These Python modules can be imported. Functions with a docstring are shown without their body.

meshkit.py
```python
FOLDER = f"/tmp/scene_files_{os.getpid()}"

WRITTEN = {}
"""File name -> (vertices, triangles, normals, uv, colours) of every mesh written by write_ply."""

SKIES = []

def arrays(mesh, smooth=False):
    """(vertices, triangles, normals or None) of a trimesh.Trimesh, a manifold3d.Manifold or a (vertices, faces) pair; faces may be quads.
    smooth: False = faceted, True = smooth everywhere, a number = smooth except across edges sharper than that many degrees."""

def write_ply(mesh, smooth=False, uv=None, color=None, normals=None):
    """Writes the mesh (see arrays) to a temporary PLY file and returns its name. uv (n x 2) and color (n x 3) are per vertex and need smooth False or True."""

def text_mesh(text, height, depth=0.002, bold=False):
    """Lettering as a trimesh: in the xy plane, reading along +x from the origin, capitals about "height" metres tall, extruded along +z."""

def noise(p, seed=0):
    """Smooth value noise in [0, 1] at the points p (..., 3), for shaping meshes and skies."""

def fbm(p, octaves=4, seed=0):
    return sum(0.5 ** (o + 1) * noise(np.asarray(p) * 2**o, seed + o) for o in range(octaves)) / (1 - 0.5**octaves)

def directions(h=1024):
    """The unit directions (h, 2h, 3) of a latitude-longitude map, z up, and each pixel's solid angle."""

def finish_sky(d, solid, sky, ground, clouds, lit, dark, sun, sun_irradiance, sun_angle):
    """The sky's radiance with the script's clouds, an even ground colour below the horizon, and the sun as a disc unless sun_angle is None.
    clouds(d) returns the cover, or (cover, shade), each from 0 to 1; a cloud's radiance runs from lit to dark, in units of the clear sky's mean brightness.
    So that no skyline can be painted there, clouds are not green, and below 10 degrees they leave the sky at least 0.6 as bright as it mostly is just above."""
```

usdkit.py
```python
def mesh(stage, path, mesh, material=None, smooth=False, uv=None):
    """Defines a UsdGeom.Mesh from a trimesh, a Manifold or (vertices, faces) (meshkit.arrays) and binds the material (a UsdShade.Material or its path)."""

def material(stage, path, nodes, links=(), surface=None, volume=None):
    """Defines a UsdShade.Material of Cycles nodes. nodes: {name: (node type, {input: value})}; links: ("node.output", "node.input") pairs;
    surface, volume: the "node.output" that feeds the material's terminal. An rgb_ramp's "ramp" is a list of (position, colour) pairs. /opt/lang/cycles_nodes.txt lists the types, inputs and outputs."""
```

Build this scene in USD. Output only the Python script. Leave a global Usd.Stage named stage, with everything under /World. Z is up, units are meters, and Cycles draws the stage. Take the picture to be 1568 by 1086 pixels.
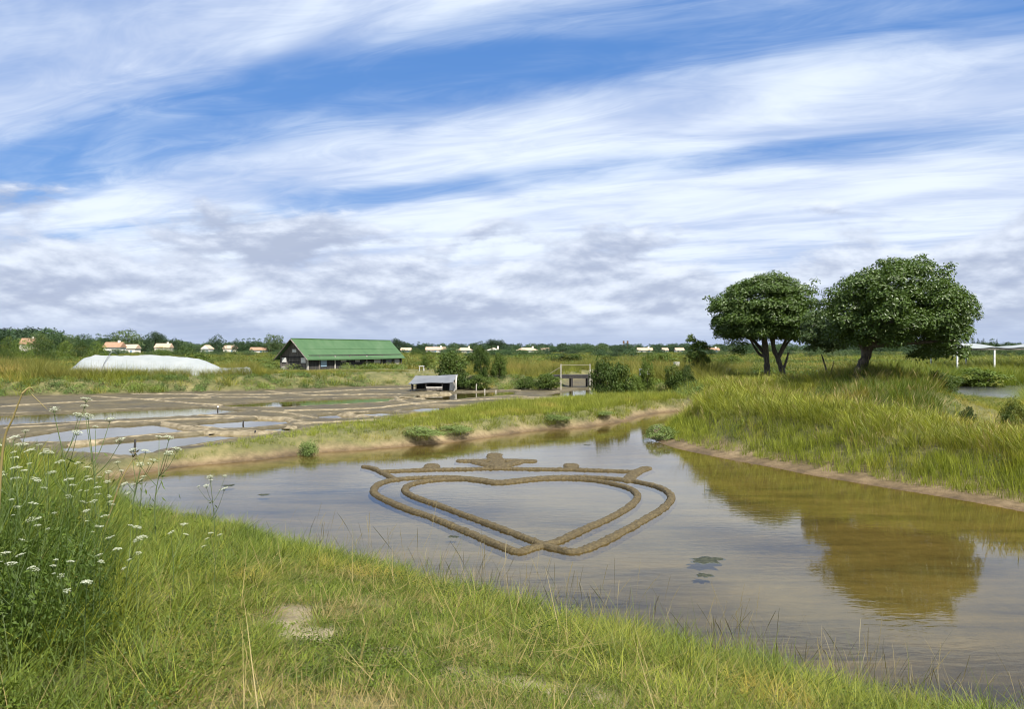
import math, random
import numpy as np
import trimesh
import usdkit
import meshkit
from pxr import Usd, UsdGeom, UsdLux, UsdShade, Gf, Sdf, Vt
from scipy.spatial import cKDTree
from shapely.geometry import Polygon, LineString, Point
from shapely import prepare, contains_xy

stage = Usd.Stage.CreateInMemory()
UsdGeom.SetStageUpAxis(stage, UsdGeom.Tokens.z)
UsdGeom.SetStageMetersPerUnit(stage, 1.0)
world = UsdGeom.Xform.Define(stage, '/World')
stage.SetDefaultPrim(world.GetPrim())
UsdGeom.Scope.Define(stage, '/World/Looks')

# ---------------------------------------------------------------- camera
EYE = 3.6                       # metres above the pond's water
F = 1207.0                      # focal length in photograph pixels (1568 wide)
cam = UsdGeom.Camera.Define(stage, '/World/camera')
cam.CreateFocalLengthAttr(27.71)
cam.CreateHorizontalApertureAttr(36.0)
cam.CreateClippingRangeAttr(Gf.Vec2f(0.05, 20000))
cam.CreateVerticalApertureOffsetAttr(-8.0 / F * 27.71)   # the horizon stands a little above the middle
cam.CreateExposureAttr(EXPOSURE := 1.3)
cam.AddTranslateOp().Set(Gf.Vec3d(0, 0, EYE))
cam.AddRotateXOp().Set(90.0)

# ---------------------------------------------------------------- sun and sky
SUN_AZ, SUN_EL = math.radians(142), math.radians(56)     # azimuth from +y towards +x
sun_dir = np.array([math.sin(SUN_AZ) * math.cos(SUN_EL), math.cos(SUN_AZ) * math.cos(SUN_EL), math.sin(SUN_EL)])
sun = UsdLux.DistantLight.Define(stage, '/World/sun')
sun.CreateIntensityAttr(1.25)
sun.CreateAngleAttr(0.6)
sun.CreateNormalizeAttr(True)
sun.CreateColorAttr(Gf.Vec3f(1.0, 0.94, 0.85))
zx = np.cross([0, 0, 1.0], sun_dir); zx /= np.linalg.norm(zx)
zy = np.cross(sun_dir, zx)
sun.AddTransformOp().Set(Gf.Matrix4d(*[float(x) for r in (list(zx) + [0], list(zy) + [0], list(sun_dir) + [0], [0, 0, 60, 1]) for x in r]))


class Graph:
    """A node graph written as expressions."""
    def __init__(self):
        self.n, self.l, self.k = {}, [], 0

    def node(self, kind, out, **ins):
        self.k += 1
        name = f'n{self.k}'
        vals = {}
        for key, v in ins.items():
            if isinstance(v, str) and '.' in v:
                self.l.append((v, f'{name}.{key}'))
            elif v is not None:
                vals[key] = v
        self.n[name] = (kind, vals)
        return f'{name}.{out}'

    def m(self, op, a, b=None, c=None, clamp=False):
        return self.node('math', 'value', math_type=op, value1=a, value2=b, value3=c, **({'use_clamp': True} if clamp else {}))

    def add(self, a, b): return self.m('add', a, b)
    def sub(self, a, b): return self.m('subtract', a, b)
    def mul(self, a, b): return self.m('multiply', a, b)
    def div(self, a, b): return self.m('divide', a, b)

    def ramp01(self, x, lo, hi):
        return self.node('map_range', 'result', range_type='smoothstep', value=x, from_min=lo, from_max=hi, to_min=0.0, to_max=1.0, clamp=True)

    def vec(self, x, y, z=0.0):
        return self.node('combine_xyz', 'vector', x=x, y=y, z=z)

    def noise(self, v, scale=1.0, detail=4.0, rough=0.55, dist=0.0, out='fac'):
        return self.node('noise_texture', out, vector=v, scale=scale, detail=detail, roughness=rough, distortion=dist)

    def mix(self, f, a, b):
        return self.node('mix', 'color', fac=f, color1=a, color2=b)

    def ramp(self, f, stops):
        return self.node('rgb_ramp', 'color', fac=f, ramp=stops)

    def bump(self, h, strength, distance):
        return self.node('bump', 'normal', height=h, strength=strength, distance=distance)

    def make(self, name, surface):
        return usdkit.material(stage, f'/World/Looks/{name}', self.n, self.l, surface=surface)


SKY = 0.077


def sky_material():
    g = Graph()
    sky = g.node('sky_texture', 'color', sky_type='single_scattering', sun_disc=False, sun_elevation=SUN_EL, sun_rotation=SUN_AZ,
                 altitude=10.0, air_density=1.0, aerosol_density=0.6, ozone_density=1.6)
    d = g.node('texture_coordinate', 'generated')
    x, y, z = (g.node('separate_xyz', o, vector=d) for o in 'xyz')
    zz = g.add(g.m('maximum', z, 0.0), 0.05)
    px, py = g.div(x, zz), g.div(y, zz)
    # cirrus, drawn out along one wind direction on a high flat layer
    s = g.add(g.mul(px, -0.90), g.mul(py, 0.43))
    c = g.add(g.mul(px, 0.43), g.mul(py, 0.90))
    warp = g.noise(g.vec(g.mul(s, 0.45), g.mul(c, 0.7), 3.7), 1.0, 2.0, 0.5)
    cw = g.add(c, g.mul(g.sub(warp, 0.5), 0.75))
    streak = g.noise(g.vec(g.mul(s, 0.6), g.mul(cw, 1.7), 1.3), 1.0, 5.0, 0.5, 0.9)
    wisp = g.noise(g.vec(g.mul(s, 1.9), g.mul(cw, 4.6), 8.3), 1.0, 8.0, 0.62, 1.6)
    patch = g.noise(g.vec(g.mul(s, 0.75), g.mul(c, 1.1), 5.1), 1.0, 4.0, 0.5, 0.4)
    t = g.div(cw, 8.0)
    band = g.node('rgb_to_bw', 'val', color=g.ramp(t, [(p / 8.0, (v, v, v)) for p, v in
                  [(0, .55), (1.0, .60), (1.3, .62), (1.6, .76), (1.82, .62), (1.98, .18), (2.2, .04), (2.42, .20), (2.62, .66), (2.9, .86), (3.15, .74), (3.32, .40), (3.5, .45), (3.75, .85), (4.2, .98), (5.5, .9), (8, .8)]]))
    cover = g.add(band, g.add(g.mul(g.sub(streak, 0.5), 0.95), g.add(g.mul(g.sub(wisp, 0.5), 0.46), g.mul(g.sub(patch, 0.5), 0.75))))
    cirrus = g.ramp01(cover, -0.02, 1.0)
    white = g.mix(g.ramp01(g.add(streak, g.add(g.mul(g.sub(patch, 0.5), 0.8), g.mul(g.sub(wisp, 0.5), 0.3))), 0.30, 0.70), (3.6, 4.1, 5.15), (4.75, 5.25, 5.9))
    blue = g.mix(0.72, sky, (0.30, 1.22, 3.5))
    lay1 = g.mix(g.mul(cirrus, 0.97), blue, white)
    # low broken cumulus and stratocumulus over the horizon
    el = g.m('arcsine', z)
    az = g.m('arctan2', x, y)
    big = g.noise(g.vec(g.mul(az, 5.5), g.mul(el, 14.0), 2.2), 1.0, 7.0, 0.55, 0.15)
    fine = g.noise(g.vec(g.mul(az, 17.0), g.mul(el, 34.0), 6.4), 1.0, 5.0, 0.55, 0.2)
    up = g.noise(g.vec(g.mul(az, 5.5), g.mul(g.add(el, 0.011), 14.0), 2.2), 1.0, 7.0, 0.55, 0.15)
    lowcov = g.add(g.mul(g.sub(0.155, el), 11.0), g.add(g.mul(g.sub(big, 0.5), 3.4), g.mul(g.sub(fine, 0.5), 0.7)))
    low = g.ramp01(lowcov, 0.0, 0.42)
    lit = g.add(g.mul(g.sub(big, up), 4.6), g.add(g.mul(g.sub(fine, 0.5), 0.9), g.add(g.mul(g.sub(0.55, big), 1.3), 0.34)))
    lowcol = g.mix(g.ramp01(lit, 0.0, 1.0), (2.35, 2.72, 3.62), (4.75, 5.15, 5.8))
    lowcol = g.mix(g.ramp01(el, 0.055, 0.0), lowcol, (2.5, 3.0, 4.1))
    lay2 = g.mix(g.mul(low, 0.92), lay1, lowcol)
    # nothing but haze under the horizon
    out = g.mix(g.ramp01(z, 0.0, -0.03), lay2, (1.6, 1.8, 1.9))
    bg = g.node('background_shader', 'background', color=out, strength=SKY)
    return g.make('sky_look', bg)


dome = UsdLux.DomeLight.Define(stage, '/World/sky')
dome.CreateIntensityAttr(1.0)
UsdShade.MaterialBindingAPI.Apply(dome.GetPrim()).Bind(sky_material())
dome.GetPrim().SetCustomDataByKey('kind', 'structure')


# ---------------------------------------------------------------- helpers
taken = {}
ORD = ['', 'first', 'second', 'third', 'fourth', 'fifth', 'sixth', 'seventh', 'eighth', 'ninth', 'tenth', 'eleventh', 'twelfth', 'thirteenth', 'fourteenth', 'fifteenth', 'sixteenth', 'seventeenth', 'eighteenth', 'nineteenth', 'twentieth']


def numbered(name, parent='/World'):
    key = (str(parent), name)
    k = taken.get(key, 0)
    taken[key] = k + 1
    return f'{parent}/{name}' + (f'_{k:03d}' if k else '')


def tag(prim, label=None, cat=None, group=None, kind=None):
    p = prim.GetPrim() if hasattr(prim, 'GetPrim') else prim
    for k, v in (('label', label), ('category', cat), ('group', group), ('kind', kind)):
        if v:
            p.SetCustomDataByKey(k, v)
    return p


def obj(name, mesh, mat, parent='/World', smooth=False, **kw):
    m = usdkit.mesh(stage, numbered(name, parent), mesh, mat, smooth=smooth)
    if kw:
        tag(m, **kw)
    return m.GetPath()


def thing(name, label, cat, loc=(0, 0, 0), rz=0.0, group=None, scale=None):
    x = UsdGeom.Xform.Define(stage, numbered(name))
    place(x, loc, rz, scale)
    tag(x, label, cat, group)
    return x.GetPath()


def place(x, loc, rz=0.0, scale=None):
    x.AddTranslateOp().Set(Gf.Vec3d(*map(float, loc)))
    x.AddRotateZOp().Set(math.degrees(rz))
    if scale is not None:
        s = (scale,) * 3 if np.ndim(scale) == 0 else scale
        x.AddScaleOp().Set(Gf.Vec3f(*map(float, s)))


def kind_prim(name):
    return stage.CreateClassPrim(f'/World/{name}_kind').GetPath()


def copy_of(kind, name, label, cat, loc, rz=0.0, scale=1.0, group=None):
    x = UsdGeom.Xform.Define(stage, numbered(name))
    x.GetPrim().GetReferences().AddInternalReference(kind)
    x.GetPrim().SetInstanceable(True)
    place(x, loc, rz, scale)
    tag(x, label, cat, group)
    return x.GetPath()


def tm(v, f):
    return trimesh.Trimesh(np.asarray(v, float), np.asarray(f, int), process=False)


def cat(ms):
    return trimesh.util.concatenate(ms)


def box(x0, x1, y0, y1, z0, z1):
    m = trimesh.creation.box([x1 - x0, y1 - y0, z1 - z0])
    m.apply_translation([(x0 + x1) / 2, (y0 + y1) / 2, (z0 + z1) / 2])
    return m


def bar(a, b, w, h=None):
    """A square bar from a to b."""
    a, b = np.asarray(a, float), np.asarray(b, float)
    d = b - a
    L = np.linalg.norm(d)
    m = trimesh.creation.box([w, h or w, L])
    m.apply_transform(trimesh.geometry.align_vectors([0, 0, 1], d / L))
    m.apply_translation((a + b) / 2)
    return m


def tube(pts, rad, sides=7, cap=True):
    pts = np.asarray(pts, float)
    rad = np.broadcast_to(np.asarray(rad, float), (len(pts),))
    t = np.gradient(pts, axis=0)
    t /= np.linalg.norm(t, axis=1, keepdims=True)
    ref = np.array([1.0, 0.13, 0.07]) if abs(t[0][0]) < 0.9 else np.array([0, 1.0, 0])
    a = np.linspace(0, 2 * np.pi, sides, endpoint=False)
    v = []
    for p, d, r in zip(pts, t, rad):
        n = np.cross(d, ref); n /= np.linalg.norm(n)
        b = np.cross(d, n)
        v.append(p + r * (np.cos(a)[:, None] * n + np.sin(a)[:, None] * b))
    v = np.vstack(v)
    f = []
    for i in range(len(pts) - 1):
        for j in range(sides):
            k = (j + 1) % sides
            p, q, r_, s_ = i * sides + j, i * sides + k, (i + 1) * sides + k, (i + 1) * sides + j
            f += [[p, r_, q], [p, s_, r_]]
    if cap:
        n0 = len(v)
        v = np.vstack([v, pts[0], pts[-1]])
        for j in range(sides):
            k = (j + 1) % sides
            f += [[n0, j, k], [n0 + 1, (len(pts) - 1) * sides + k, (len(pts) - 1) * sides + j]]
    return tm(v, f)


def curve(pts, n=12):
    """Catmull-Rom through the points."""
    P = np.asarray(pts, float)
    P = np.vstack([2 * P[0] - P[1], P, 2 * P[-1] - P[-2]])
    out = []
    for i in range(1, len(P) - 2):
        t = np.linspace(0, 1, n, endpoint=False)[:, None]
        a, b, c, d = P[i - 1:i + 3]
        out.append(0.5 * (2 * b + (c - a) * t + (2 * a - 5 * b + 4 * c - d) * t ** 2 + (3 * b - a - 3 * c + d) * t ** 3))
    return np.vstack(out + [P[-2:-1]])


def sstep(x, a, b):
    t = np.clip((np.asarray(x, float) - a) / (b - a), 0, 1)
    return t * t * (3 - 2 * t)


def fbm2(x, y, scale, seed=0, octaves=4):
    p = np.stack([np.asarray(x, float) * scale, np.asarray(y, float) * scale, np.zeros_like(np.asarray(x, float)) + 0.37], -1)
    return meshkit.fbm(p, octaves, seed)


def at(px, py, z=0.0):
    """The point of height z that stands behind pixel (px, py) of the photograph."""
    Y = (EYE - z) * F / (py - 535.0)
    return np.array([(px - 784.0) / F * Y, Y])


# ---------------------------------------------------------------- materials
def principled(name, col, rough=0.7, **kw):
    return usdkit.material(stage, f'/World/Looks/{name}', {'p': ('principled_bsdf', {'base_color': col, 'roughness': rough, **kw})}, surface='p.BSDF')


def weathered(name, ramp, scale=3.0, rough=0.8, stretch=(1, 1, 1), bump=0.3, detail=5.0, vary=0.0, spec=0.3):
    g = Graph()
    co = g.node('texture_coordinate', 'object')
    mp = g.node('mapping', 'vector', vector=co, scale=stretch)
    n = g.noise(mp, scale, detail, 0.6, 0.3)
    if vary:
        n = g.add(n, g.mul(g.sub(g.node('geometry', 'random_per_island'), 0.5), vary))
    col = g.ramp(n, ramp)
    nb = g.noise(mp, scale * 4, 4.0, 0.6)
    p = g.node('principled_bsdf', 'BSDF', base_color=col, roughness=rough, specular_ior_level=spec, normal=g.bump(nb, bump, 0.02))
    return g.make(name, p)


def foliage(name, ramp, other=None, patch=0.5, trans=0.35, rough=0.55, lo=0.42, hi=0.62, spec=0.2, tcol=1.25, vary=0.0):
    """Leaves or blades: each island takes its own tone from the ramp; broad patches drift towards the other tone."""
    g = Graph()
    isl = g.node('geometry', 'random_per_island')
    rnd = g.node('object_info', 'random')
    f = g.add(g.mul(isl, 0.7), g.mul(rnd, 0.3))
    col = g.ramp(f, ramp)
    pos = g.node('geometry', 'position')
    if other is not None:
        n = g.noise(pos, patch, 3.0, 0.55)
        col = g.mix(g.ramp01(g.add(n, g.mul(g.sub(isl, 0.5), 0.22)), lo, hi), col, other)
    shade = g.add(1.0 - 0.62 * vary, g.mul(rnd, 1.24 * vary))
    col = g.node('mix', 'color', mix_type='multiply', fac=1.0, color1=col, color2=g.vec(shade, shade, shade))
    p = g.node('principled_bsdf', 'BSDF', base_color=col, roughness=rough, specular_ior_level=spec)
    tc = g.node('mix', 'color', mix_type='multiply', fac=1.0, color1=col, color2=(tcol * 1.15, tcol * 1.15, tcol * 0.5))
    t = g.node('translucent_bsdf', 'BSDF', color=tc)
    return g.make(name, g.node('mix_closure', 'closure', fac=trans, closure1=p, closure2=t))


def water_look(name, tint=(0.82, 0.76, 0.50), ripple=1.0, scale=1.0, rough=0.012):
    g = Graph()
    pos = g.node('geometry', 'position')
    a = g.noise(g.node('mapping', 'vector', vector=pos, scale=(2.6 * scale, 7.0 * scale, 1)), 1.0, 3.0, 0.5, 0.4)
    b = g.noise(g.node('mapping', 'vector', vector=pos, scale=(9.0 * scale, 22.0 * scale, 1)), 1.0, 2.0, 0.5)
    calm = g.noise(pos, 0.12, 2.0, 0.5)
    h = g.mul(g.add(g.mul(a, 0.75), g.mul(b, 0.12)), g.add(0.35, g.ramp01(calm, 0.35, 0.65)))
    nrm = g.bump(h, 0.22 * ripple, 0.012)
    fr = g.node('fresnel', 'fac', IOR=1.37, normal=nrm)
    tr = g.node('transparent_bsdf', 'BSDF', color=tint)
    gl = g.node('glossy_bsdf', 'BSDF', color=(1, 1, 1), roughness=rough, normal=nrm)
    return g.make(name, g.node('mix_closure', 'closure', fac=fr, closure1=tr, closure2=gl))


M = {}
M['water'] = water_look('pond_water_look')
M['pan_water'] = water_look('pan_water_look', tint=(0.72, 0.69, 0.5), ripple=0.5)
M['wind_water'] = water_look('wind_water_look', tint=(0.72, 0.69, 0.5), ripple=7.0, rough=0.16)
M['mud'] = weathered('raised_mud', [(0.25, (0.027, 0.022, 0.008)), (0.5, (0.060, 0.045, 0.020)), (0.75, (0.101, 0.081, 0.036))], 14.0, 0.8, bump=1.0, detail=8.0)
M['clay'] = weathered('ridge_clay', [(0.3, (.085, .07, .042)), (0.5, (.15, .125, .08)), (0.7, (.235, .20, .135))], 3.0, 0.85, bump=0.6, detail=8.0, spec=0.15)
M['weed'] = weathered('dark_weed', [(0.3, (0.016, 0.020, 0.016)), (0.7, (0.048, 0.052, 0.036))], 12.0, 0.6, spec=0.03)
M['bark'] = weathered('bark', [(0.3, (.025, .02, .015)), (0.7, (.12, .10, .075))], 5.0, 0.9, (3, 3, 0.7), 0.8)
M['plank'] = weathered('grey_plank', [(0.2, (0.072, 0.065, 0.058)), (0.5, (0.189, 0.167, 0.145)), (0.8, (0.348, 0.312, 0.268))], 2.2, 0.9, (4, 4, 0.5), 0.5, vary=0.35)
M['dark_plank'] = weathered('tarred_plank', [(0.2, (0.018, 0.018, 0.018)), (0.6, (0.060, 0.055, 0.051)), (0.85, (0.135, 0.124, 0.112))], 2.2, 0.9, (4, 4, 0.5), 0.5, vary=0.3)
M['pale_wood'] = weathered('pale_wood', [(0.2, (0.262, 0.240, 0.203)), (0.8, (0.465, 0.443, 0.398))], 4.0, 0.85, (2, 2, 0.5), 0.3)
M['white_paint'] = weathered('old_white_paint', [(0.2, (0.468, 0.459, 0.425)), (0.7, (0.697, 0.697, 0.680))], 3.0, 0.6, bump=0.1)
M['green_sheet'] = weathered('green_roof_sheet', [(0.25, (0.031, 0.072, 0.029)), (0.5, (0.042, 0.089, 0.036)), (0.75, (0.058, 0.104, 0.049))], 0.55, 0.65, (1, 1, 1), 0.15, detail=8.0)
M['tarp'] = weathered('white_tarpaulin', [(0.2, (0.175, 0.198, 0.198)), (0.7, (0.229, 0.244, 0.241))], 0.8, 0.45, (0.6, 1.5, 1.5), 0.5)
M['grey_tarp'] = weathered('grey_tarpaulin', [(0.2, (0.077, 0.084, 0.091)), (0.7, (0.126, 0.133, 0.143))], 1.2, 0.55, bump=0.3)
M['wall'] = weathered('lime_wall', [(0.2, (0.527, 0.484, 0.399)), (0.8, (0.680, 0.646, 0.570))], 0.5, 0.9, bump=0.1)
M['white_wall'] = weathered('white_wall', [(0.2, (0.612, 0.595, 0.544)), (0.8, (0.714, 0.697, 0.654))], 0.5, 0.9, bump=0.1)
M['roof_tile'] = weathered('clay_roof', [(0.2, (0.175, 0.100, 0.060)), (0.5, (0.244, 0.147, 0.094)), (0.8, (0.307, 0.212, 0.149))], 2.0, 0.9, bump=0.3)
M['pale_tile'] = weathered('pale_clay_roof', [(0.2, (0.286, 0.204, 0.142)), (0.8, (0.408, 0.313, 0.231))], 2.0, 0.9, bump=0.3)
M['glass'] = principled('dark_pane', (.03, .04, .05), 0.1)
M['shutter'] = principled('shutter_blue', (.18, .26, .33), 0.6)
M['rust'] = weathered('rusty_iron', [(0.3, (.05, .03, .02)), (0.7, (.16, .09, .05))], 6.0, 0.8)
M['petal'] = foliage('white_petal', [(0, (0.422, 0.449, 0.354)), (1, (0.571, 0.585, 0.530))], trans=0.25, spec=0.2, tcol=0.9)
M['tree_leaf'] = foliage('tree_leaf', [(0, (0.035, 0.066, 0.010)), (0.5, (0.069, 0.111, 0.016)), (0.85, (0.114, 0.152, 0.026)), (1, (0.211, 0.218, 0.058))], trans=0.22, rough=0.45, spec=0.35)
M['tree_leaf_pale'] = foliage('tree_leaf_pale', [(0, (0.044, 0.074, 0.020)), (0.5, (0.080, 0.118, 0.035)), (0.85, (0.149, 0.180, 0.071)), (1, (0.247, 0.259, 0.132))], trans=0.22, rough=0.45, spec=0.35)
M['shrub_leaf'] = foliage('shrub_leaf', [(0, (0.039, 0.070, 0.012)), (0.6, (0.095, 0.127, 0.019)), (1, (0.190, 0.191, 0.039))], (0.142, 0.152, 0.029), 0.6, trans=0.25, vary=0.5)
M['pale_shrub_leaf'] = foliage('pale_shrub_leaf', [(0, (0.102, 0.145, 0.039)), (0.6, (0.189, 0.246, 0.078)), (1, (0.319, 0.362, 0.144))], trans=0.25)
M['far_leaf'] = foliage('far_leaf', [(0, (0.029, 0.058, 0.021)), (0.6, (0.058, 0.101, 0.034)), (1, (0.098, 0.137, 0.052))], trans=0.15)
M['far_dark_leaf'] = foliage('far_dark_leaf', [(0, (0.017, 0.036, 0.016)), (0.6, (0.034, 0.060, 0.024)), (1, (0.060, 0.084, 0.036))], trans=0.12)
M['far_light_leaf'] = foliage('far_light_leaf', [(0, (0.048, 0.078, 0.026)), (0.6, (0.090, 0.126, 0.048)), (1, (0.132, 0.168, 0.072))], trans=0.15)
M['lawn'] = foliage('lawn_blade', [(0, (0.075, 0.107, 0.014)), (0.5, (0.148, 0.176, 0.023)), (0.85, (0.242, 0.230, 0.039)), (1, (0.457, 0.320, 0.100))], (0.256, 0.213, 0.046), 0.9, lo=0.45, hi=0.7, vary=0.65)
M['meadow'] = foliage('meadow_blade', [(0, (0.096, 0.123, 0.016)), (0.45, (0.191, 0.197, 0.026)), (0.8, (0.301, 0.246, 0.046)), (1, (0.547, 0.351, 0.116))], (0.328, 0.235, 0.058), 0.8, lo=0.45, hi=0.66, vary=0.65)
M['green_blade'] = foliage('green_blade', [(0, (0.068, 0.101, 0.014)), (0.5, (0.129, 0.160, 0.022)), (1, (0.227, 0.213, 0.034))], (0.243, 0.197, 0.030), 0.8, lo=0.45, hi=0.68, vary=0.65)
M['straw'] = foliage('straw_blade', [(0, (0.181, 0.144, 0.054)), (0.5, (0.297, 0.240, 0.102)), (1, (0.428, 0.360, 0.184))], trans=0.25)
M['bank_blade'] = foliage('bank_blade', [(0, (0.118, 0.142, 0.020)), (0.45, (0.215, 0.221, 0.033)), (0.8, (0.306, 0.276, 0.056)), (1, (0.474, 0.344, 0.113))], (0.300, 0.246, 0.061), 0.35, lo=0.42, hi=0.6, vary=0.5)
M['fringe_blade'] = foliage('fringe_blade', [(0, (0.143, 0.178, 0.024)), (0.5, (0.256, 0.270, 0.038)), (1, (0.384, 0.332, 0.070))], (0.340, 0.282, 0.056), 0.5, lo=0.45, hi=0.65, vary=0.5)
M['reed_blade'] = foliage('reed_blade', [(0, (0.091, 0.103, 0.021)), (0.45, (0.178, 0.167, 0.037)), (0.8, (0.280, 0.222, 0.067)), (1, (0.409, 0.286, 0.109))], (0.291, 0.208, 0.067), 0.16, lo=0.42, hi=0.6, vary=0.5)
M['field_blade'] = foliage('field_blade', [(0, (0.086, 0.098, 0.022)), (0.5, (0.162, 0.157, 0.039)), (1, (0.283, 0.224, 0.076))], (0.223, 0.175, 0.056), 0.07, lo=0.42, hi=0.6, vary=0.5)
M['weed_leaf'] = foliage('weed_leaf', [(0, (0.049, 0.082, 0.010)), (0.5, (0.098, 0.129, 0.015)), (0.9, (0.180, 0.187, 0.027)), (1, (0.326, 0.234, 0.047))], trans=0.3, vary=0.65)
M['bush_leaf'] = foliage('bush_leaf', [(0, (0.036, 0.066, 0.008)), (0.6, (0.072, 0.099, 0.014)), (1, (0.143, 0.146, 0.024))], trans=0.3, vary=0.5)
M['purslane'] = foliage('purslane_leaf', [(0, (0.054, 0.094, 0.021)), (0.6, (0.115, 0.163, 0.043)), (1, (0.203, 0.237, 0.074))], (0.135, 0.188, 0.037), 0.25, trans=0.2, vary=0.5)
M['seed'] = foliage('seed_head', [(0, (.10, .085, .045)), (0.6, (.2, .17, .09)), (1, (.34, .29, .16))], trans=0.2)
M['stem'] = foliage('flower_stem', [(0, (.06, .09, .03)), (1, (.14, .17, .06))], trans=0.1)


# ---------------------------------------------------------------- the lie of the land
dyke_shore = [at(*p) for p in [(150, 741), (190, 731), (235, 723), (286, 715), (390, 706), (455, 698), (500, 693), (560, 689.5), (640, 683), (700, 677), (760, 668.5), (820, 660.5), (870, 657), (905, 654), (960, 645), (985, 638), (1012, 632.5)]]
channel_end = [np.array(p) for p in [(9.6, 45.5), (11.6, 45.0), (11.2, 41.5), (8.6, 39.6)]]
right_shore = [at(*p) for p in [(1006, 655), (988, 667), (1002, 675), (1030, 686), (1075, 696), (1120, 705), (1180, 716), (1240, 728), (1310, 740), (1370, 750), (1480, 768), (1568, 785)]] + [np.array(p) for p in [(12.6, 14.2), (13.9, 10.5), (14.6, 6.5)]]
near_shore = [np.array(p) for p in [(13.0, 3.0), (10.3, 3.9), (7.7, 5.1), (5.8, 6.15), (4.3, 7.0), (2.9, 7.75), (1.4, 8.5), (0.5, 9.3), (-1.4, 10.8), (-3.0, 12.1), (-4.8, 13.3), (-7.0, 15.0), (-9.0, 17.0), (-11.0, 19.0)]]
parts = [('dyke', dyke_shore), ('end', channel_end), ('right', right_shore), ('near', near_shore)]
pond_line = np.vstack([curve(np.vstack(p), 10) for _, p in parts])
POND = Polygon(pond_line).buffer(0)


class Zone:
    """A polygon on the ground with signed distances, positive inside."""
    def __init__(self, pts):
        self.poly = pts if isinstance(pts, Polygon) else Polygon(np.vstack(pts)).buffer(0)
        prepare(self.poly)
        ring = self.poly.exterior
        n = max(60, int(ring.length / 0.08))
        self.tree = cKDTree(np.array([ring.interpolate(t, normalized=True).coords[0] for t in np.linspace(0, 1, min(n, 4000), endpoint=False)]))

    def sd(self, x, y):
        x, y = np.asarray(x, float), np.asarray(y, float)
        d = self.tree.query(np.stack([x.ravel(), y.ravel()], -1))[0].reshape(x.shape)
        return np.where(contains_xy(self.poly, x, y), d, -d)


PANZ = 0.36                                   # the salt pans lie a little higher than the pond
pond = Zone(POND)
dyke_back = [at(px, py, PANZ) - np.array([0, 0.9]) for px, py in [(1010, 612), (950, 613), (900, 614), (845, 620), (800, 621), (740, 625), (690, 632), (640, 639), (590, 645), (520, 651), (450, 664), (400, 674), (330, 683), (270, 690), (215, 698), (180, 706)]]
dyke = Zone(list(dyke_shore) + [np.array([10.5, 46.5])] + dyke_back + [np.array([-13.0, 22.5])])
pans = Zone([np.array(p) for p in [(-75, 44), (-60, 33), (-40, 26.5), (-16, 22.2), (-11.5, 20.5), (-6, 24), (0, 32), (8, 40), (11, 46)]] + [at(px, py, PANZ) for px, py in [(1010, 606), (913, 607), (904, 593.5), (850, 595), (780, 597), (700, 595), (650, 591), (560, 592), (400, 598), (200, 603), (0, 607.5)]] + [np.array([-75, 51])])
right = Zone([np.array(p) for p in [(60, -8), (14.6, 6.5)]] + right_shore[::-1] + [np.array(p) for p in [(8.0, 40), (11.5, 44), (13, 50), (15, 58), (18, 66), (26, 70), (34, 62), (60, 50)]])
near = Zone([np.array(p) for p in [(-80, -60), (80, -60), (60, -8), (14.6, 6.0)]] + near_shore + [np.array(p) for p in [(-11.6, 20.4), (-16, 22.0), (-40, 26), (-80, 29)]])
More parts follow.
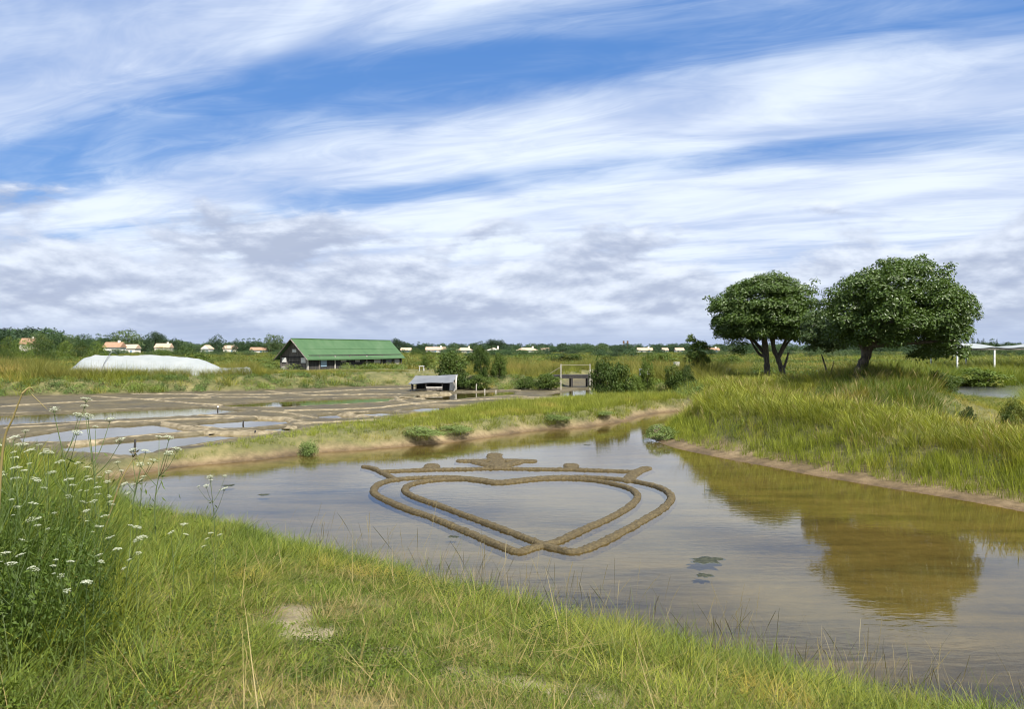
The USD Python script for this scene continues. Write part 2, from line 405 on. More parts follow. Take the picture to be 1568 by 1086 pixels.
far_pond = Zone([at(px, py, 0.6) for px, py in [(1452, 597), (1480, 592.5), (1560, 591), (1650, 592), (1700, 604), (1560, 611), (1520, 609), (1490, 605)]])
ditch = Zone([at(px, py, 0.45) for px, py in [(868, 594), (874, 584), (905, 577), (925, 579), (912, 593)]])   # wet ground under the footbridge

PAN_POOLS = [
    [(-60, 642), (0, 637), (134, 632), (300, 625.5), (363, 631), (300, 637), (134, 645), (0, 652), (-60, 656)],
    [(50, 670), (134, 657), (230, 652), (300, 660), (210, 667), (119, 676), (57, 677)],
    [(119, 684), (191, 678), (300, 669), (345, 664), (402, 666), (330, 674), (216, 692), (206, 697), (191, 693), (122, 691)],
    [(318, 650), (372, 646), (414, 642), (440, 643), (424, 650), (372, 656), (326, 656)],
    [(500, 637), (545, 634.5), (583, 633), (602, 635), (551, 640.5), (506, 641.5)],
    [(628, 629), (662, 625), (712, 624), (702, 628.5), (660, 632)],
    [(644, 641.5), (678, 637), (692, 639), (660, 643.5)],
    [(402, 660), (425, 657.5), (440, 658), (420, 662)],
    [(337, 622), (400, 617), (470, 613.5), (598, 609.5), (626, 611.5), (567, 617), (430, 624), (368, 624)],
    [(622, 607.5), (681, 603.5), (780, 600), (778, 605.5), (709, 610.5), (681, 613.5), (628, 611.5)],
    [(843, 606), (880, 599), (903, 595.5), (905, 608), (850, 607.5)],
]
pools = [Zone([at(px, py, 0.30) for px, py in p]) for p in PAN_POOLS]
LEVEES = [[(0, 623.5), (57, 619.5), (220, 611.5), (330, 609.5)], [(140, 607.5), (215, 612), (300, 619), (340, 621)], [(280, 603), (340, 609), (420, 609)], [(404, 599), (470, 606), (620, 604)],
          [(238, 645), (311, 660), (330, 664)], [(300, 637), (440, 641), (470, 650), (440, 656)], [(440, 650), (560, 645), (650, 638)], [(485, 642), (440, 633), (400, 630)],
          [(430, 630), (560, 627), (640, 618), (760, 611), (840, 611)], [(600, 612), (640, 620), (760, 622)], [(520, 634), (600, 642)], [(0, 657), (120, 650), (240, 645), (370, 640)], [(200, 604), (400, 605), (560, 597), (640, 595)],
          [(640, 598), (690, 603), (640, 606)], [(100, 680), (230, 668), (310, 662), (410, 664)], [(780, 607), (860, 611), (930, 606)]]
levee_pts = []
for line in LEVEES:
    w = np.array([at(px, py, PANZ) for px, py in line])
    for a, b in zip(w[:-1], w[1:]):
        n = max(2, int(np.linalg.norm(b - a) / 0.12))
        levee_pts.append(a + (b - a) * np.linspace(0, 1, n, endpoint=False)[:, None])
levee_tree = cKDTree(np.vstack(levee_pts))


def land(x, y):
    """(height, (bank mud, pan mud, dry)) of the ground at x, y."""
    x, y = np.asarray(x, float), np.asarray(y, float)
    r = np.hypot(x, y)
    dp = -pond.sd(x, y)
    s_dyke, s_pan, s_right, s_near = dyke.sd(x, y), pans.sd(x, y), right.sd(x, y), near.sd(x, y)
    rough = fbm2(x, y, 0.9, 3) - 0.5
    fine = fbm2(x, y, 4.0, 9, 3) - 0.5
    z = 1.15 + 0.5 * (fbm2(x, y, 0.05, 21) - 0.5) + 0.25 * rough
    # the bank that closes the pans at the back
    z = z + 0.28 * np.exp(-((s_pan + 5.0) / 3.0) ** 2) * (x < 1)
    # salt pans
    m = sstep(s_pan, -2.6, 0.2)
    zp = PANZ + 0.05 * fine + 0.05 * rough
    lev = levee_tree.query(np.stack([x.ravel(), y.ravel()], -1), distance_upper_bound=1.2)[0].reshape(x.shape)
    lev = np.where(np.isfinite(lev), lev, 9)
    lw = np.exp(-(lev / 0.17) ** 2)
    zp = zp + 0.03 * lw
    pan_here = sstep(s_pan, -0.6, 0.1)
    dry = 0.4 * lw * pan_here
    pool_in = np.full(x.shape, -9.0)
    for p in pools:
        near_it = (np.abs(x - p.poly.centroid.x) < 22) & (np.abs(y - p.poly.centroid.y) < 12)
        if near_it.any():
            pool_in[near_it] = np.maximum(pool_in[near_it], p.sd(x[near_it], y[near_it]))
    rim = np.exp(-((pool_in + 0.78) / 0.16) ** 2)
    zp = zp + 0.035 * rim
    dry = np.maximum(dry, 0.35 * rim * pan_here)
    zp = np.where(pool_in > -0.62, np.minimum(zp, PANZ + 0.03 - 0.19 * sstep(pool_in + 0.05 * fine, -0.60, -0.25)), np.maximum(zp, 0.325))
    z = z * (1 - m) + zp * m
    # dyke between the pond and the pans
    m = sstep(s_dyke, -0.7, 0.5)
    z = z * (1 - m) + (0.52 + 0.14 * sstep(x, -8, 2) + 0.10 * rough) * m
    pan_here = pan_here * (1 - m)
    # right bank: a crest along the water, lower ground behind, two knolls that carry the trees
    m = sstep(s_right, -3.0, 1.5)
    crest = (0.78 + 0.36 * sstep(y, 18, 27)) * np.exp(-((dp - 3.6) / 2.6) ** 2)
    zr = 0.85 + 0.3 * (fbm2(x, y, 0.12, 5) - 0.5)
    zr = np.maximum(zr * sstep(dp, 0.3, 4), crest + 0.25)
    zr = zr + 1.75 * np.exp(-(((x - 14.6) / 3.6) ** 2 + ((y - 32.6) / 4.6) ** 2)) + 0.85 * np.exp(-(((x - 20.4) / 7) ** 2 + ((y - 59) / 7) ** 2))
    z = z * (1 - m) + (zr + 0.15 * rough) * m
    # near bank
    m = sstep(s_near, -1.2, 1.2)
    t = np.clip((s_near - 1.0) / 6.4, 0, 1)
    zn = 0.92 + 1.13 * (1 - (1 - t) ** 1.6) + 0.10 * rough + 0.03 * fine
    zn = zn * (1 - 0.22 * sstep(x, 0.2, 3.4)) * (0.55 + 0.45 * sstep(x, -19, -12)) * (1 - 0.45 * sstep(r, 17, 23))
    z = z * (1 - m) + zn * m
    # the water's edge
    wedge = np.where(s_right > -0.5, 2.4, np.where(s_dyke > -0.3, 1.0, 1.5))
    rise = 0.10 * sstep(dp, 0, 0.35) + 0.90 * sstep(dp, 0.12 * wedge, wedge)
    out = np.where(dp > 0, z * np.minimum(rise, 1) + 0.03 * fine * sstep(dp, 0, .4), -0.02 - 0.10 * sstep(-dp, 0, 1.2) + 0.03 * rough)
    s_far = far_pond.sd(x, y)
    low = sstep(s_far, -20, -3) * (dp > 5)
    out = out * (1 - low) + np.minimum(out, 0.66 + 0.08 * rough) * low
    out = out * (1 - sstep(s_far, -2.5, 0.3)) + 0.42 * sstep(s_far, -2.5, 0.3)
    s_d = ditch.sd(x, y)
    k = sstep(s_d, -1.5, 0.4)
    out = out * (1 - k) + (0.42 + 0.04 * fine) * k
    bank = np.maximum(sstep(np.where(s_right > -0.5, 0.52, 0.42) * wedge * (0.5 + 1.0 * (rough + 0.5)) - dp, -0.15, 0.15), (dp < 0))
    bank = np.where(s_near > -0.4, np.maximum(dp < 0.25, 0), bank)
    pan_mud = np.clip(np.maximum(pan_here, sstep(s_d, -0.8, 0.2)), 0, 1)
    silt = np.where(dp < 0, 0.95 * sstep(s_near + 1.8 * (rough - .1), -5.2, -0.6), 0)
    return out, np.stack([np.clip(bank, 0, 1), np.maximum(pan_mud * (1 - np.clip(bank, 0, 1)), silt), np.clip(dry, 0, 1)], -1), dp, s_near, s_right, s_dyke, s_pan


def ground_z(x, y):
    return land(np.atleast_1d(np.asarray(x, float)), np.atleast_1d(np.asarray(y, float)))[0]


def hit(px, py):
    """Where the ray of a photograph pixel meets the ground."""
    Y = np.concatenate([np.arange(2.5, 60, 0.1), np.arange(60, 900, 2.0)])
    X = (px - 784) / F * Y
    ray = EYE - Y * (py - 535) / F
    k = np.argmax(ray <= np.maximum(ground_z(X, Y), 0))
    return np.array([X[k], Y[k]])


def ground_patches():
    """Bare, trodden places on the mown path: (x, y, rx, ry)."""
    out = []
    for px, py, rx, ry in [(425, 950, 0.25, 0.46), (468, 975, 0.26, 0.28), (560, 925, 0.2, 0.2), (800, 1050, 0.45, 0.20), (900, 1078, 0.3, 0.16), (620, 1000, 0.16, 0.16), (720, 1035, .2, .14)]:
        x, y = hit(px, py)
        out.append((x, y, rx, ry))
    return out


PATCHES = ground_patches()


def bare(x, y):
    b = np.zeros(np.shape(x))
    w = fbm2(x, y, 3.0, 40) - 0.5
    for k, (a, c, rx, ry) in enumerate(PATCHES):
        q = ((x - a) / rx) ** 2 + ((y - c) / ry) ** 2
        b = np.maximum(b, (1.0 if k in (0, 1, 3) else 0.6) * sstep(1.1 - q + 2.2 * w, 0, 0.9))
    return b


def ground():
    a = np.radians(np.concatenate([np.arange(-180, -46, 6.0), np.arange(-46, 46.01, 0.2), np.arange(52, 180, 6.0)]))
    r = [1.5]
    while r[-1] < 70: r.append(r[-1] * 1.0085)
    while r[-1] < 260: r.append(r[-1] * 1.03)
    while r[-1] < 7000: r.append(r[-1] * 1.16)
    r = np.array(r)
    R, A = np.meshgrid(r, a, indexing='ij')
    X, Y = R * np.sin(A), R * np.cos(A)
    Z, zone, dp = land(X, Y)[:3]
    b = bare(X, Y)
    zone[..., 2] = np.maximum(zone[..., 2], b)
    flat = sstep(R, 300, 900)
    Z = Z * (1 - flat) + 1.2 * flat
    v = np.vstack([np.stack([X, Y, Z], -1).reshape(-1, 3), [[0, 0, float(Z[0].mean())]]])
    col = np.vstack([zone.reshape(-1, 3), [[0, 0, 0]]])
    nr, na = X.shape
    i, j = np.meshgrid(np.arange(nr - 1), np.arange(na), indexing='ij')
    k = (j + 1) % na
    q = np.stack([i * na + j, (i + 1) * na + j, (i + 1) * na + k, i * na + k], -1).reshape(-1, 4)
    f = np.vstack([q[:, [0, 2, 1]], q[:, [0, 3, 2]]])
    f = np.vstack([f, [[nr * na, (m + 1) % na, m] for m in range(na)]])
    if np.cross(v[f[0, 1]] - v[f[0, 0]], v[f[0, 2]] - v[f[0, 0]])[2] < 0:
        f = f[:, ::-1]
    g = Graph()
    pos = g.node('geometry', 'position')
    z1 = g.node('attribute', 'color', attribute='zone')
    bank, pan, dry = (g.node('separate_color', o, color_type='rgb', color=z1) for o in 'rgb')
    n1, n2, n3 = g.noise(pos, 0.7, 5.0, 0.6), g.noise(pos, 5.0, 6.0, 0.65), g.noise(pos, 40.0, 4.0, 0.6)
    nn = g.add(g.mul(n1, 0.5), g.add(g.mul(n2, 0.35), g.mul(n3, 0.15)))
    streak = g.noise(g.node('mapping', 'vector', vector=pos, rotation=(0, 0, -0.45), scale=(0.35, 1.6, 1)), 1.0, 6.0, 0.62, 0.5)
    zz = g.node('separate_xyz', 'z', vector=pos)
    soil = g.ramp(nn, [(0.35, (.045, .05, .018)), (0.5, (.085, .085, .03)), (0.65, (.15, .13, .055))])
    mud = g.ramp(nn, [(0.34, (.045, .033, .015)), (0.48, (.11, .081, .041)), (0.62, (.20, .155, .09))])
    panc = g.ramp(g.add(g.mul(n1, 0.45), g.add(g.mul(n2, 0.3), g.mul(n3, 0.25))), [(0.36, (.032, .027, .015)), (0.5, (.066, .056, .033)), (0.64, (.112, .097, .062))])
    dryc = g.ramp(nn, [(0.36, (.12, .098, .06)), (0.64, (.29, .245, .16))])
    bed = g.ramp(g.add(g.mul(streak, 0.75), g.mul(n2, 0.25)), [(0.33, (.035, .031, .019)), (0.46, (.07, .061, .034)), (0.58, (.10, .086, .048)), (0.72, (.135, .114, .066))])
    mud = g.mix(g.ramp01(zz, 0.16, 0.0), mud, g.node('mix', 'color', mix_type='multiply', fac=1.0, color1=mud, color2=(.62, .56, .5)))
    mud = g.mix(g.ramp01(zz, 0.01, -0.06), mud, bed)
    panc = g.mix(g.ramp01(zz, 0.31, 0.27), panc, (.085, .075, .042))
    panc = g.mix(g.ramp01(zz, 0.05, -0.02), panc, g.ramp(g.add(g.mul(streak, 0.8), g.mul(n2, 0.2)), [(0.36, (.03, .028, .026)), (0.52, (.075, .068, .058)), (0.68, (.14, .12, .09))]))
    c = g.mix(bank, soil, mud)
    c = g.mix(pan, c, panc)
    c = g.mix(g.mul(dry, g.sub(0.85, g.mul(pan, 0.38))), c, dryc)
    wet = g.mul(g.m('maximum', bank, pan), g.ramp01(n1, 0.62, 0.4))
    rough = g.sub(0.95, g.add(g.mul(wet, 0.30), g.mul(pan, 0.14)))
    h = g.add(g.mul(n2, 0.6), g.mul(n3, 0.4))
    p = g.node('principled_bsdf', 'BSDF', base_color=c, roughness=rough, specular_ior_level=g.sub(0.3, g.mul(pan, 0.2)), normal=g.bump(h, 0.8, 0.05))
    mat = g.make('ground_look', p)
    m = usdkit.mesh(stage, numbered('ground'), tm(v, f), mat, smooth=True)
    UsdGeom.PrimvarsAPI(m).CreatePrimvar('zone', Sdf.ValueTypeNames.Color3fArray, 'vertex').Set(Vt.Vec3fArray.FromNumpy(col.astype(np.float32)))
    tag(m, kind='structure')


ground()


def sheet(name, poly, z, mat):
    """A level sheet of water."""
    v, f = trimesh.creation.triangulate_polygon(poly.simplify(0.02), engine='earcut')
    v = np.column_stack([v, np.full(len(v), z)])
    f = np.asarray(f)
    nrm = np.cross(v[f[:, 1]] - v[f[:, 0]], v[f[:, 2]] - v[f[:, 0]])[:, 2]
    f = np.where((nrm < 0)[:, None], f[:, ::-1], f)
    obj(name, tm(v, f), mat, kind='structure')


sheet('pond_water', POND.buffer(0.5), 0.0, M['water'])
for p in pools:
    sheet('pan_water', p.poly.buffer(0.55), 0.30, M['pan_water'])
sheet('marsh_pool_water', far_pond.poly.buffer(0.8), 0.6, M['wind_water'])


# ---------------------------------------------------------------- the heart of raised mud
def crop(pts):
    """From the coordinates of an enlarged view of the photograph to the ground."""
    return np.array([at(500 + a / 2.613, 660 + b / 2.613, 0.09) for a, b in pts])


outer = [(865, 441), (820, 452), (770, 466), (700, 444), (640, 420), (520, 371), (420, 331), (320, 298), (240, 264), (198, 242), (190, 220), (215, 198), (275, 183), (340, 178), (430, 174), (520, 175), (600, 181), (680, 192), (760, 186), (850, 177), (950, 173), (1060, 174), (1160, 181), (1250, 193), (1330, 213), (1370, 236), (1378, 262), (1340, 300), (1270, 341), (1180, 390), (1090, 434), (1000, 466), (930, 456), (865, 441)]
inner = [(865, 437), (820, 421), (700, 376), (560, 325), (440, 281), (350, 250), (316, 228), (325, 208), (370, 194), (450, 184), (540, 182), (610, 188), (680, 198), (750, 193), (830, 184), (950, 180), (1040, 184), (1110, 193), (1190, 210), (1233, 230), (1243, 254), (1210, 290), (1130, 335), (1040, 374), (960, 411), (910, 430), (865, 437)]
crown_lines = [([(150, 133), (185, 139), (220, 155), (262, 176), (285, 184)], 0.129), ([(218, 152), (330, 148), (430, 145), (560, 143), (680, 140), (840, 143), (980, 144), (1120, 149), (1225, 152)], 0.151),
               ([(1280, 139), (1250, 150), (1225, 165), (1205, 187)], 0.25), ([(420, 128), (420, 142)], 0.34), ([(978, 128), (980, 142)], 0.34), ([(672, 86), (676, 102), (684, 122), (688, 140)], 0.36), ([(538, 110), (600, 110), (670, 108), (740, 109), (820, 111)], 0.26), ([(600, 114), (640, 124), (688, 132), (730, 124), (765, 114)], 0.3)]


def ridge_field(lines):
    pts, wid = [], []
    for line, w in lines:
        c = curve(crop(line), 24)
        seg = np.concatenate([[0], np.cumsum(np.linalg.norm(np.diff(c, axis=0), axis=1))])
        n = int(seg[-1] / 0.02) + 2
        t = np.linspace(0, seg[-1], n)
        pts.append(np.column_stack([np.interp(t, seg, c[:, 0]), np.interp(t, seg, c[:, 1])]))
        wid.append(np.full(n, w))
    return cKDTree(np.vstack(pts)), np.concatenate(wid)


def heart():
    fields = [('heart_outline', ridge_field([(outer, 0.142)])), ('inner_heart', ridge_field([(inner, 0.135)])), ('crown', ridge_field(crown_lines))]
    root = thing('mud_heart', 'double heart outline under a crown, raised in brown mud in the pond', 'mud emblem')
    step = 0.027
    x = np.arange(-6.2, 6.6, step)
    y = np.arange(13.2, 29.5, step)
    X, Y = np.meshgrid(x, y, indexing='ij')
    n1, n2 = fbm2(X, Y, 2.2, 50) - 0.5, fbm2(X, Y, 11.0, 51, 3) - 0.5
    n3 = fbm2(X, Y, 26.0, 52, 2) - 0.5
    hs = []
    for _, (tree, wid) in fields:
        d, k = tree.query(np.stack([X.ravel(), Y.ravel()], -1), distance_upper_bound=0.7)
        w = np.where(np.isfinite(d), wid[np.minimum(k, len(wid) - 1)], 0.2).reshape(X.shape)
        d = np.where(np.isfinite(d), d, 9).reshape(X.shape)
        q = d / (w * (1 + 0.30 * n1 + 0.32 * n2))
        hs.append(-0.18 + 0.25 * np.clip(1 - q ** 3.6, -0.5, 1) * np.where(q < 1.6, 1, 0) + np.where(q < 1.15, 0.05 * n2 + 0.03 * n1 + 0.10 * n3, 0) - np.where(q >= 1.6, 1.0, 0))
    hs = np.stack(hs)
    best = hs.argmax(0)
    top = hs.max(0)
    top = np.where(top > 0.045, 0.045 + (top - 0.045) * 0.30 + 0.035 * n3 * sstep(top, 0.045, 0.09), top)
    for i, (name, _) in enumerate(fields):
        mine = (best == i) & (top > -0.18)
        cell = mine[:-1, :-1] | mine[1:, :-1] | mine[:-1, 1:] | mine[1:, 1:]
        cell &= (top[:-1, :-1] > -0.9) & (top[1:, :-1] > -0.9) & (top[:-1, 1:] > -0.9) & (top[1:, 1:] > -0.9)
        if i:                                     # a shared cell belongs to one part only
            cell &= ~np.logical_or.reduce([((best[a:a + len(x) - 1, b:b + len(y) - 1] < i) & (top[a:a + len(x) - 1, b:b + len(y) - 1] > -0.18)) for a in (0, 1) for b in (0, 1)])
        I, J = np.nonzero(cell)
        ny = len(y)
        q = np.stack([I * ny + J, (I + 1) * ny + J, (I + 1) * ny + J + 1, I * ny + J + 1], -1)
        used, inv = np.unique(q, return_inverse=True)
        V = np.stack([X, Y, top], -1).reshape(-1, 3)[used]
        q = inv.reshape(-1, 4)
        obj(name, tm(V, np.vstack([q[:, [0, 1, 2]], q[:, [0, 2, 3]]])), M['mud'], root, smooth=True)


heart()


def weed_patches():
    rng = np.random.default_rng(77)
    spots = [(1085, 858, 0.40), (1078, 881, 0.2), (695, 822, 0.16), (1085, 751, 0.12), (350, 744, 0.26), (402, 758, 0.2), (900, 682, 0.2)]
    named = {0: 'largest dark weed patch breaking the pond surface right of the heart tip', 1: 'small dark weed patch just in front of the largest weed patch', 4: 'dark weed patch in the left end of the pond', 2: 'small dark weed patch between heart and near grass bank'}
    zones = [('left of the mud heart', lambda x, y: x < 700), ('near the crown', lambda x, y: y < 765), ('right of the heart', lambda x, y: y < 930), ('along the near bank at right', lambda x, y: True)]
    count = {}
    for i in sorted((k for k in range(len(spots)) if k not in named), key=lambda k: spots[k][0]):
        zn = next(n for n, t in zones if t(*spots[i][:2]))
        count[zn] = count.get(zn, 0) + 1
        named[i] = f'tiny weed patch, {ORD[count[zn]]} from left of those {zn}'
    for i, (px, py, r) in enumerate(spots):
        c = at(px, py)
        n = 22
        a = np.linspace(0, 2 * np.pi, n, endpoint=False)
        rr = 0.62 * r * (0.12 + 1.3 * meshkit.noise(np.stack([np.cos(a) * 2.6 + i * 7, np.sin(a) * 2.6, np.full(n, 0.3)], -1), 5))
        ring = np.stack([c[0] + rr * np.cos(a) * 1.5, c[1] + rr * np.sin(a) * 1.2, np.full(n, -0.006)], -1)
        mid = np.stack([c[0] + 0.7 * rr * np.cos(a) * 1.5, c[1] + 0.7 * rr * np.sin(a) * 1.2, np.full(n, 0.004) + np.abs(rng.normal(0, .004, n))], -1)
        v = np.vstack([ring, mid, [[c[0], c[1], 0.012]]])
        f = []
        for k in range(n):
            m = (k + 1) % n
            f += [[k, m, n + m], [k, n + m, n + k], [n + k, n + m, 2 * n]]
        obj('weed_patch', tm(v, f), M['weed'], smooth=True, label=named[i], cat='pond weed', group='weed patches on the pond')


weed_patches()


def clay_ridges():
    """Low worked ridges of clay that part the pans from one another."""
    lines = [(np.array([at(px, py, PANZ) for px, py in line]), .16, .095) for line in LEVEES]
    for p in pools:
        ring = np.array(p.poly.buffer(0.80, join_style=2).simplify(0.25).exterior.coords)
        lines.append((ring, .10, .055))
    for line, w, h in lines:
        d = np.concatenate([[0], np.cumsum(np.linalg.norm(np.diff(line, axis=0), axis=1))])
        t = np.arange(0, d[-1], .22)
        P = np.stack([np.interp(t, d, line[:, 0]), np.interp(t, d, line[:, 1])], -1)
        keep = (pans.sd(P[:, 0], P[:, 1]) > .15) & (dyke.sd(P[:, 0], P[:, 1]) < -.2)
        runs = np.split(np.arange(len(P)), np.nonzero(np.diff(keep.astype(int)))[0] + 1)
        for run in runs:
            if len(run) < 6 or not keep[run[0]]:
                continue
            Q = P[run]
            T = np.gradient(Q, axis=0); T /= np.maximum(np.linalg.norm(T, axis=1, keepdims=True), 1e-9)
            N = np.stack([-T[:, 1], T[:, 0]], -1)
            wob = (fbm2(Q[:, 0], Q[:, 1], .9, 95) - .5)[:, None]
            Q = Q + N * wob * .16
            ww = w * (1 + 1.0 * (fbm2(Q[:, 0], Q[:, 1], 1.7, 96) - .5))
            hh = h * (1 + 1.3 * (fbm2(Q[:, 0], Q[:, 1], 2.3, 97) - .5))
            hh[0] = hh[-1] = .01
            prof = [(-1.9, -.10), (-1.0, .35), (-.55, .92), (.5, 1.0), (1.0, .35), (1.9, -.10)]
            V = np.stack([np.column_stack([Q + N * (ww * a)[:, None], PANZ - .035 + hh * b + (.0 if b > 0 else -.08)]) for a, b in prof], 1)
            n, m = V.shape[:2]
            i, j = np.meshgrid(np.arange(n - 1), np.arange(m - 1), indexing='ij')
            q = np.stack([i * m + j, (i + 1) * m + j, (i + 1) * m + j + 1, i * m + j + 1], -1).reshape(-1, 4)
            f = np.vstack([q[:, [0, 1, 2]], q[:, [0, 2, 3]]])
            V = V.reshape(-1, 3)
            if np.cross(V[f[:, 1]] - V[f[:, 0]], V[f[:, 2]] - V[f[:, 0]])[:, 2].mean() < 0:
                f = f[:, ::-1]
            obj('clay_ridge', tm(V, f), M['clay'], smooth=True, kind='structure')


clay_ridges()


# ---------------------------------------------------------------- grass and other growth nobody could count
def blades(n, h, w, spread, lean=0.25, bend=0.5, seed=0, seg=3, hvar=0.35, wind=(0, 0), head=0.0):
    """A tuft of n tapering blades: verts and faces."""
    rng = np.random.default_rng(seed)
    a = rng.uniform(0, 2 * np.pi, n)
    rad = spread * np.sqrt(rng.uniform(0, 1, n))
    base = np.stack([rad * np.cos(a), rad * np.sin(a), np.zeros(n)], -1)
    hh = h * (1 + hvar * rng.normal(0, 0.6, n)).clip(0.35, 1.7)
    out = a + rng.normal(0, 0.8, n)
    tilt = np.abs(rng.normal(0, lean, n)) + 0.35 * lean * (rad / max(spread, 1e-6))
    d0 = np.stack([np.sin(tilt) * np.cos(out) + wind[0], np.sin(tilt) * np.sin(out) + wind[1], np.cos(tilt)], -1)
    d0 /= np.linalg.norm(d0, axis=1, keepdims=True)
    droop = np.stack([np.cos(out), np.sin(out), -0.5 * np.ones(n)], -1) * (bend * rng.uniform(0.2, 1.0, n))[:, None]
    face = out + np.pi / 2 + rng.normal(0, 0.7, n)
    side = np.stack([np.cos(face), np.sin(face), np.zeros(n)], -1)
    ww = w * rng.uniform(0.6, 1.3, n)
    rows = []
    for i in range(seg + 1):
        t = i / seg
        c = base + hh[:, None] * (d0 * t + droop * t * t * 0.6)
        c[:, 2] = np.maximum(c[:, 2], 0.01 * (1 - t))
        if head and t > 0.6:
            wd = ww * head * (1 - abs(t - 0.82) / 0.3)
            wd = np.maximum(wd, 0.15 * ww)
        else:
            wd = ww * (1 - 0.88 * t ** 1.5)
        rows.append((c - side * wd[:, None] * 0.5, c + side * wd[:, None] * 0.5))
    v = np.stack([np.stack(r, 1) for r in rows], 1)          # n, seg+1, 2, 3
    per = (seg + 1) * 2
    f = []
    for i in range(seg):
        p = 2 * i
        f += [[p, p + 1, p + 3], [p, p + 3, p + 2]]
    f = (np.array(f)[None] + (np.arange(n) * per)[:, None, None]).reshape(-1, 3)
    return v.reshape(-1, 3), f


def leaves(pos, nrm, length, width, seed=0, fold=0.25, up=0.0):
    """Folded diamond leaves of two triangles at pos, facing nrm."""
    rng = np.random.default_rng(seed)
    n = len(pos)
    nrm = nrm / np.linalg.norm(nrm, axis=1, keepdims=True)
    r = rng.normal(0, 1, (n, 3)); r[:, 2] += up
    t = r - (r * nrm).sum(1, keepdims=True) * nrm
    t /= np.linalg.norm(t, axis=1, keepdims=True)
    b = np.cross(nrm, t)
    L = (length * rng.uniform(0.65, 1.3, n))[:, None]
    W = (width * rng.uniform(0.65, 1.3, n))[:, None]
    v = np.stack([pos - t * L / 2, pos + b * W / 2 + nrm * fold * W, pos + t * L / 2, pos - b * W / 2 + nrm * fold * W], 1)
    f = (np.array([[0, 2, 1], [0, 3, 2]])[None] + (np.arange(n) * 4)[:, None, None]).reshape(-1, 3)
    return v.reshape(-1, 3), f


def merge(*vf):
    n, V, Fc = 0, [], []
    for v, f in vf:
        V.append(v); Fc.append(f + n); n += len(v)
    return np.vstack(V), np.vstack(Fc)


def leafy(n, h, r, size, seed=0, up=0.6):
    """A low leafy weed: leaves through a squat dome."""
    rng = np.random.default_rng(seed)
    d = rng.normal(0, 1, (n, 3)); d[:, 2] = np.abs(d[:, 2]); d /= np.linalg.norm(d, axis=1, keepdims=True)
    k = rng.uniform(0.35, 1, n) ** 0.6
    p = d * np.array([r, r, h]) * k[:, None]
    return leaves(p, d + [0, 0, up] + rng.normal(0, 0.45, (n, 3)), size, size * 0.55, seed)


def instancer(name, protos, pos, yaw, scale, index, label, category, tilt=None):
    """protos: list of (name, (v, f), material)."""
    if not len(pos):
        return
    pi = UsdGeom.PointInstancer.Define(stage, numbered(name))
    tag(pi, label, category, kind='stuff')
    for nm, vf, mat in protos:
        m = usdkit.mesh(stage, numbered(nm, pi.GetPath()), vf, mat)
        pi.CreatePrototypesRel().AddTarget(m.GetPath())
    n = len(pos)
    pi.CreateProtoIndicesAttr(Vt.IntArray.FromNumpy(np.asarray(index, np.int32)))
    pi.CreatePositionsAttr(Vt.Vec3fArray.FromNumpy(np.asarray(pos, np.float32)))
    q = np.zeros((n, 4))
    q[:, 0], q[:, 3] = np.cos(yaw / 2), np.sin(yaw / 2)
    pi.CreateOrientationsAttr(Vt.QuathArray([Gf.Quath(float(a), 0.0, 0.0, float(d)) for a, _, _, d in q]))
    s = np.asarray(scale, float)
    s = np.repeat(s[:, None], 3, 1) if s.ndim == 1 else s
    pi.CreateScalesAttr(Vt.Vec3fArray.FromNumpy(s.astype(np.float32)))


VIEW = 0.74        # half width of the strip that gets growth, as a tangent


def scatter(n, y0, y1, seed, x0=-VIEW, x1=VIEW, power=1.0):
    """n places in the view's wedge; power 1 is even on the ground, 0 even in depth."""
    rng = np.random.default_rng(seed)
    u = rng.uniform(0, 1, n)
    e = power + 1
    y = (y0 ** e + u * (y1 ** e - y0 ** e)) ** (1 / e)
    x = rng.uniform(x0, x1, n) * y + rng.normal(0, 0.6, n)
    return x, y, rng


# the mown path: a band in the middle of the near bank
path_px = [(350, 1130), (345, 1000), (370, 915), (430, 880), (520, 885), (600, 905), (690, 935), (780, 970), (880, 1010), (960, 1045), (1010, 1130)]
path_zone = Zone([hit(*p) for p in path_px if p[1] < 1100] + [np.array([1.2, 2.2]), np.array([-1.8, 2.2])])


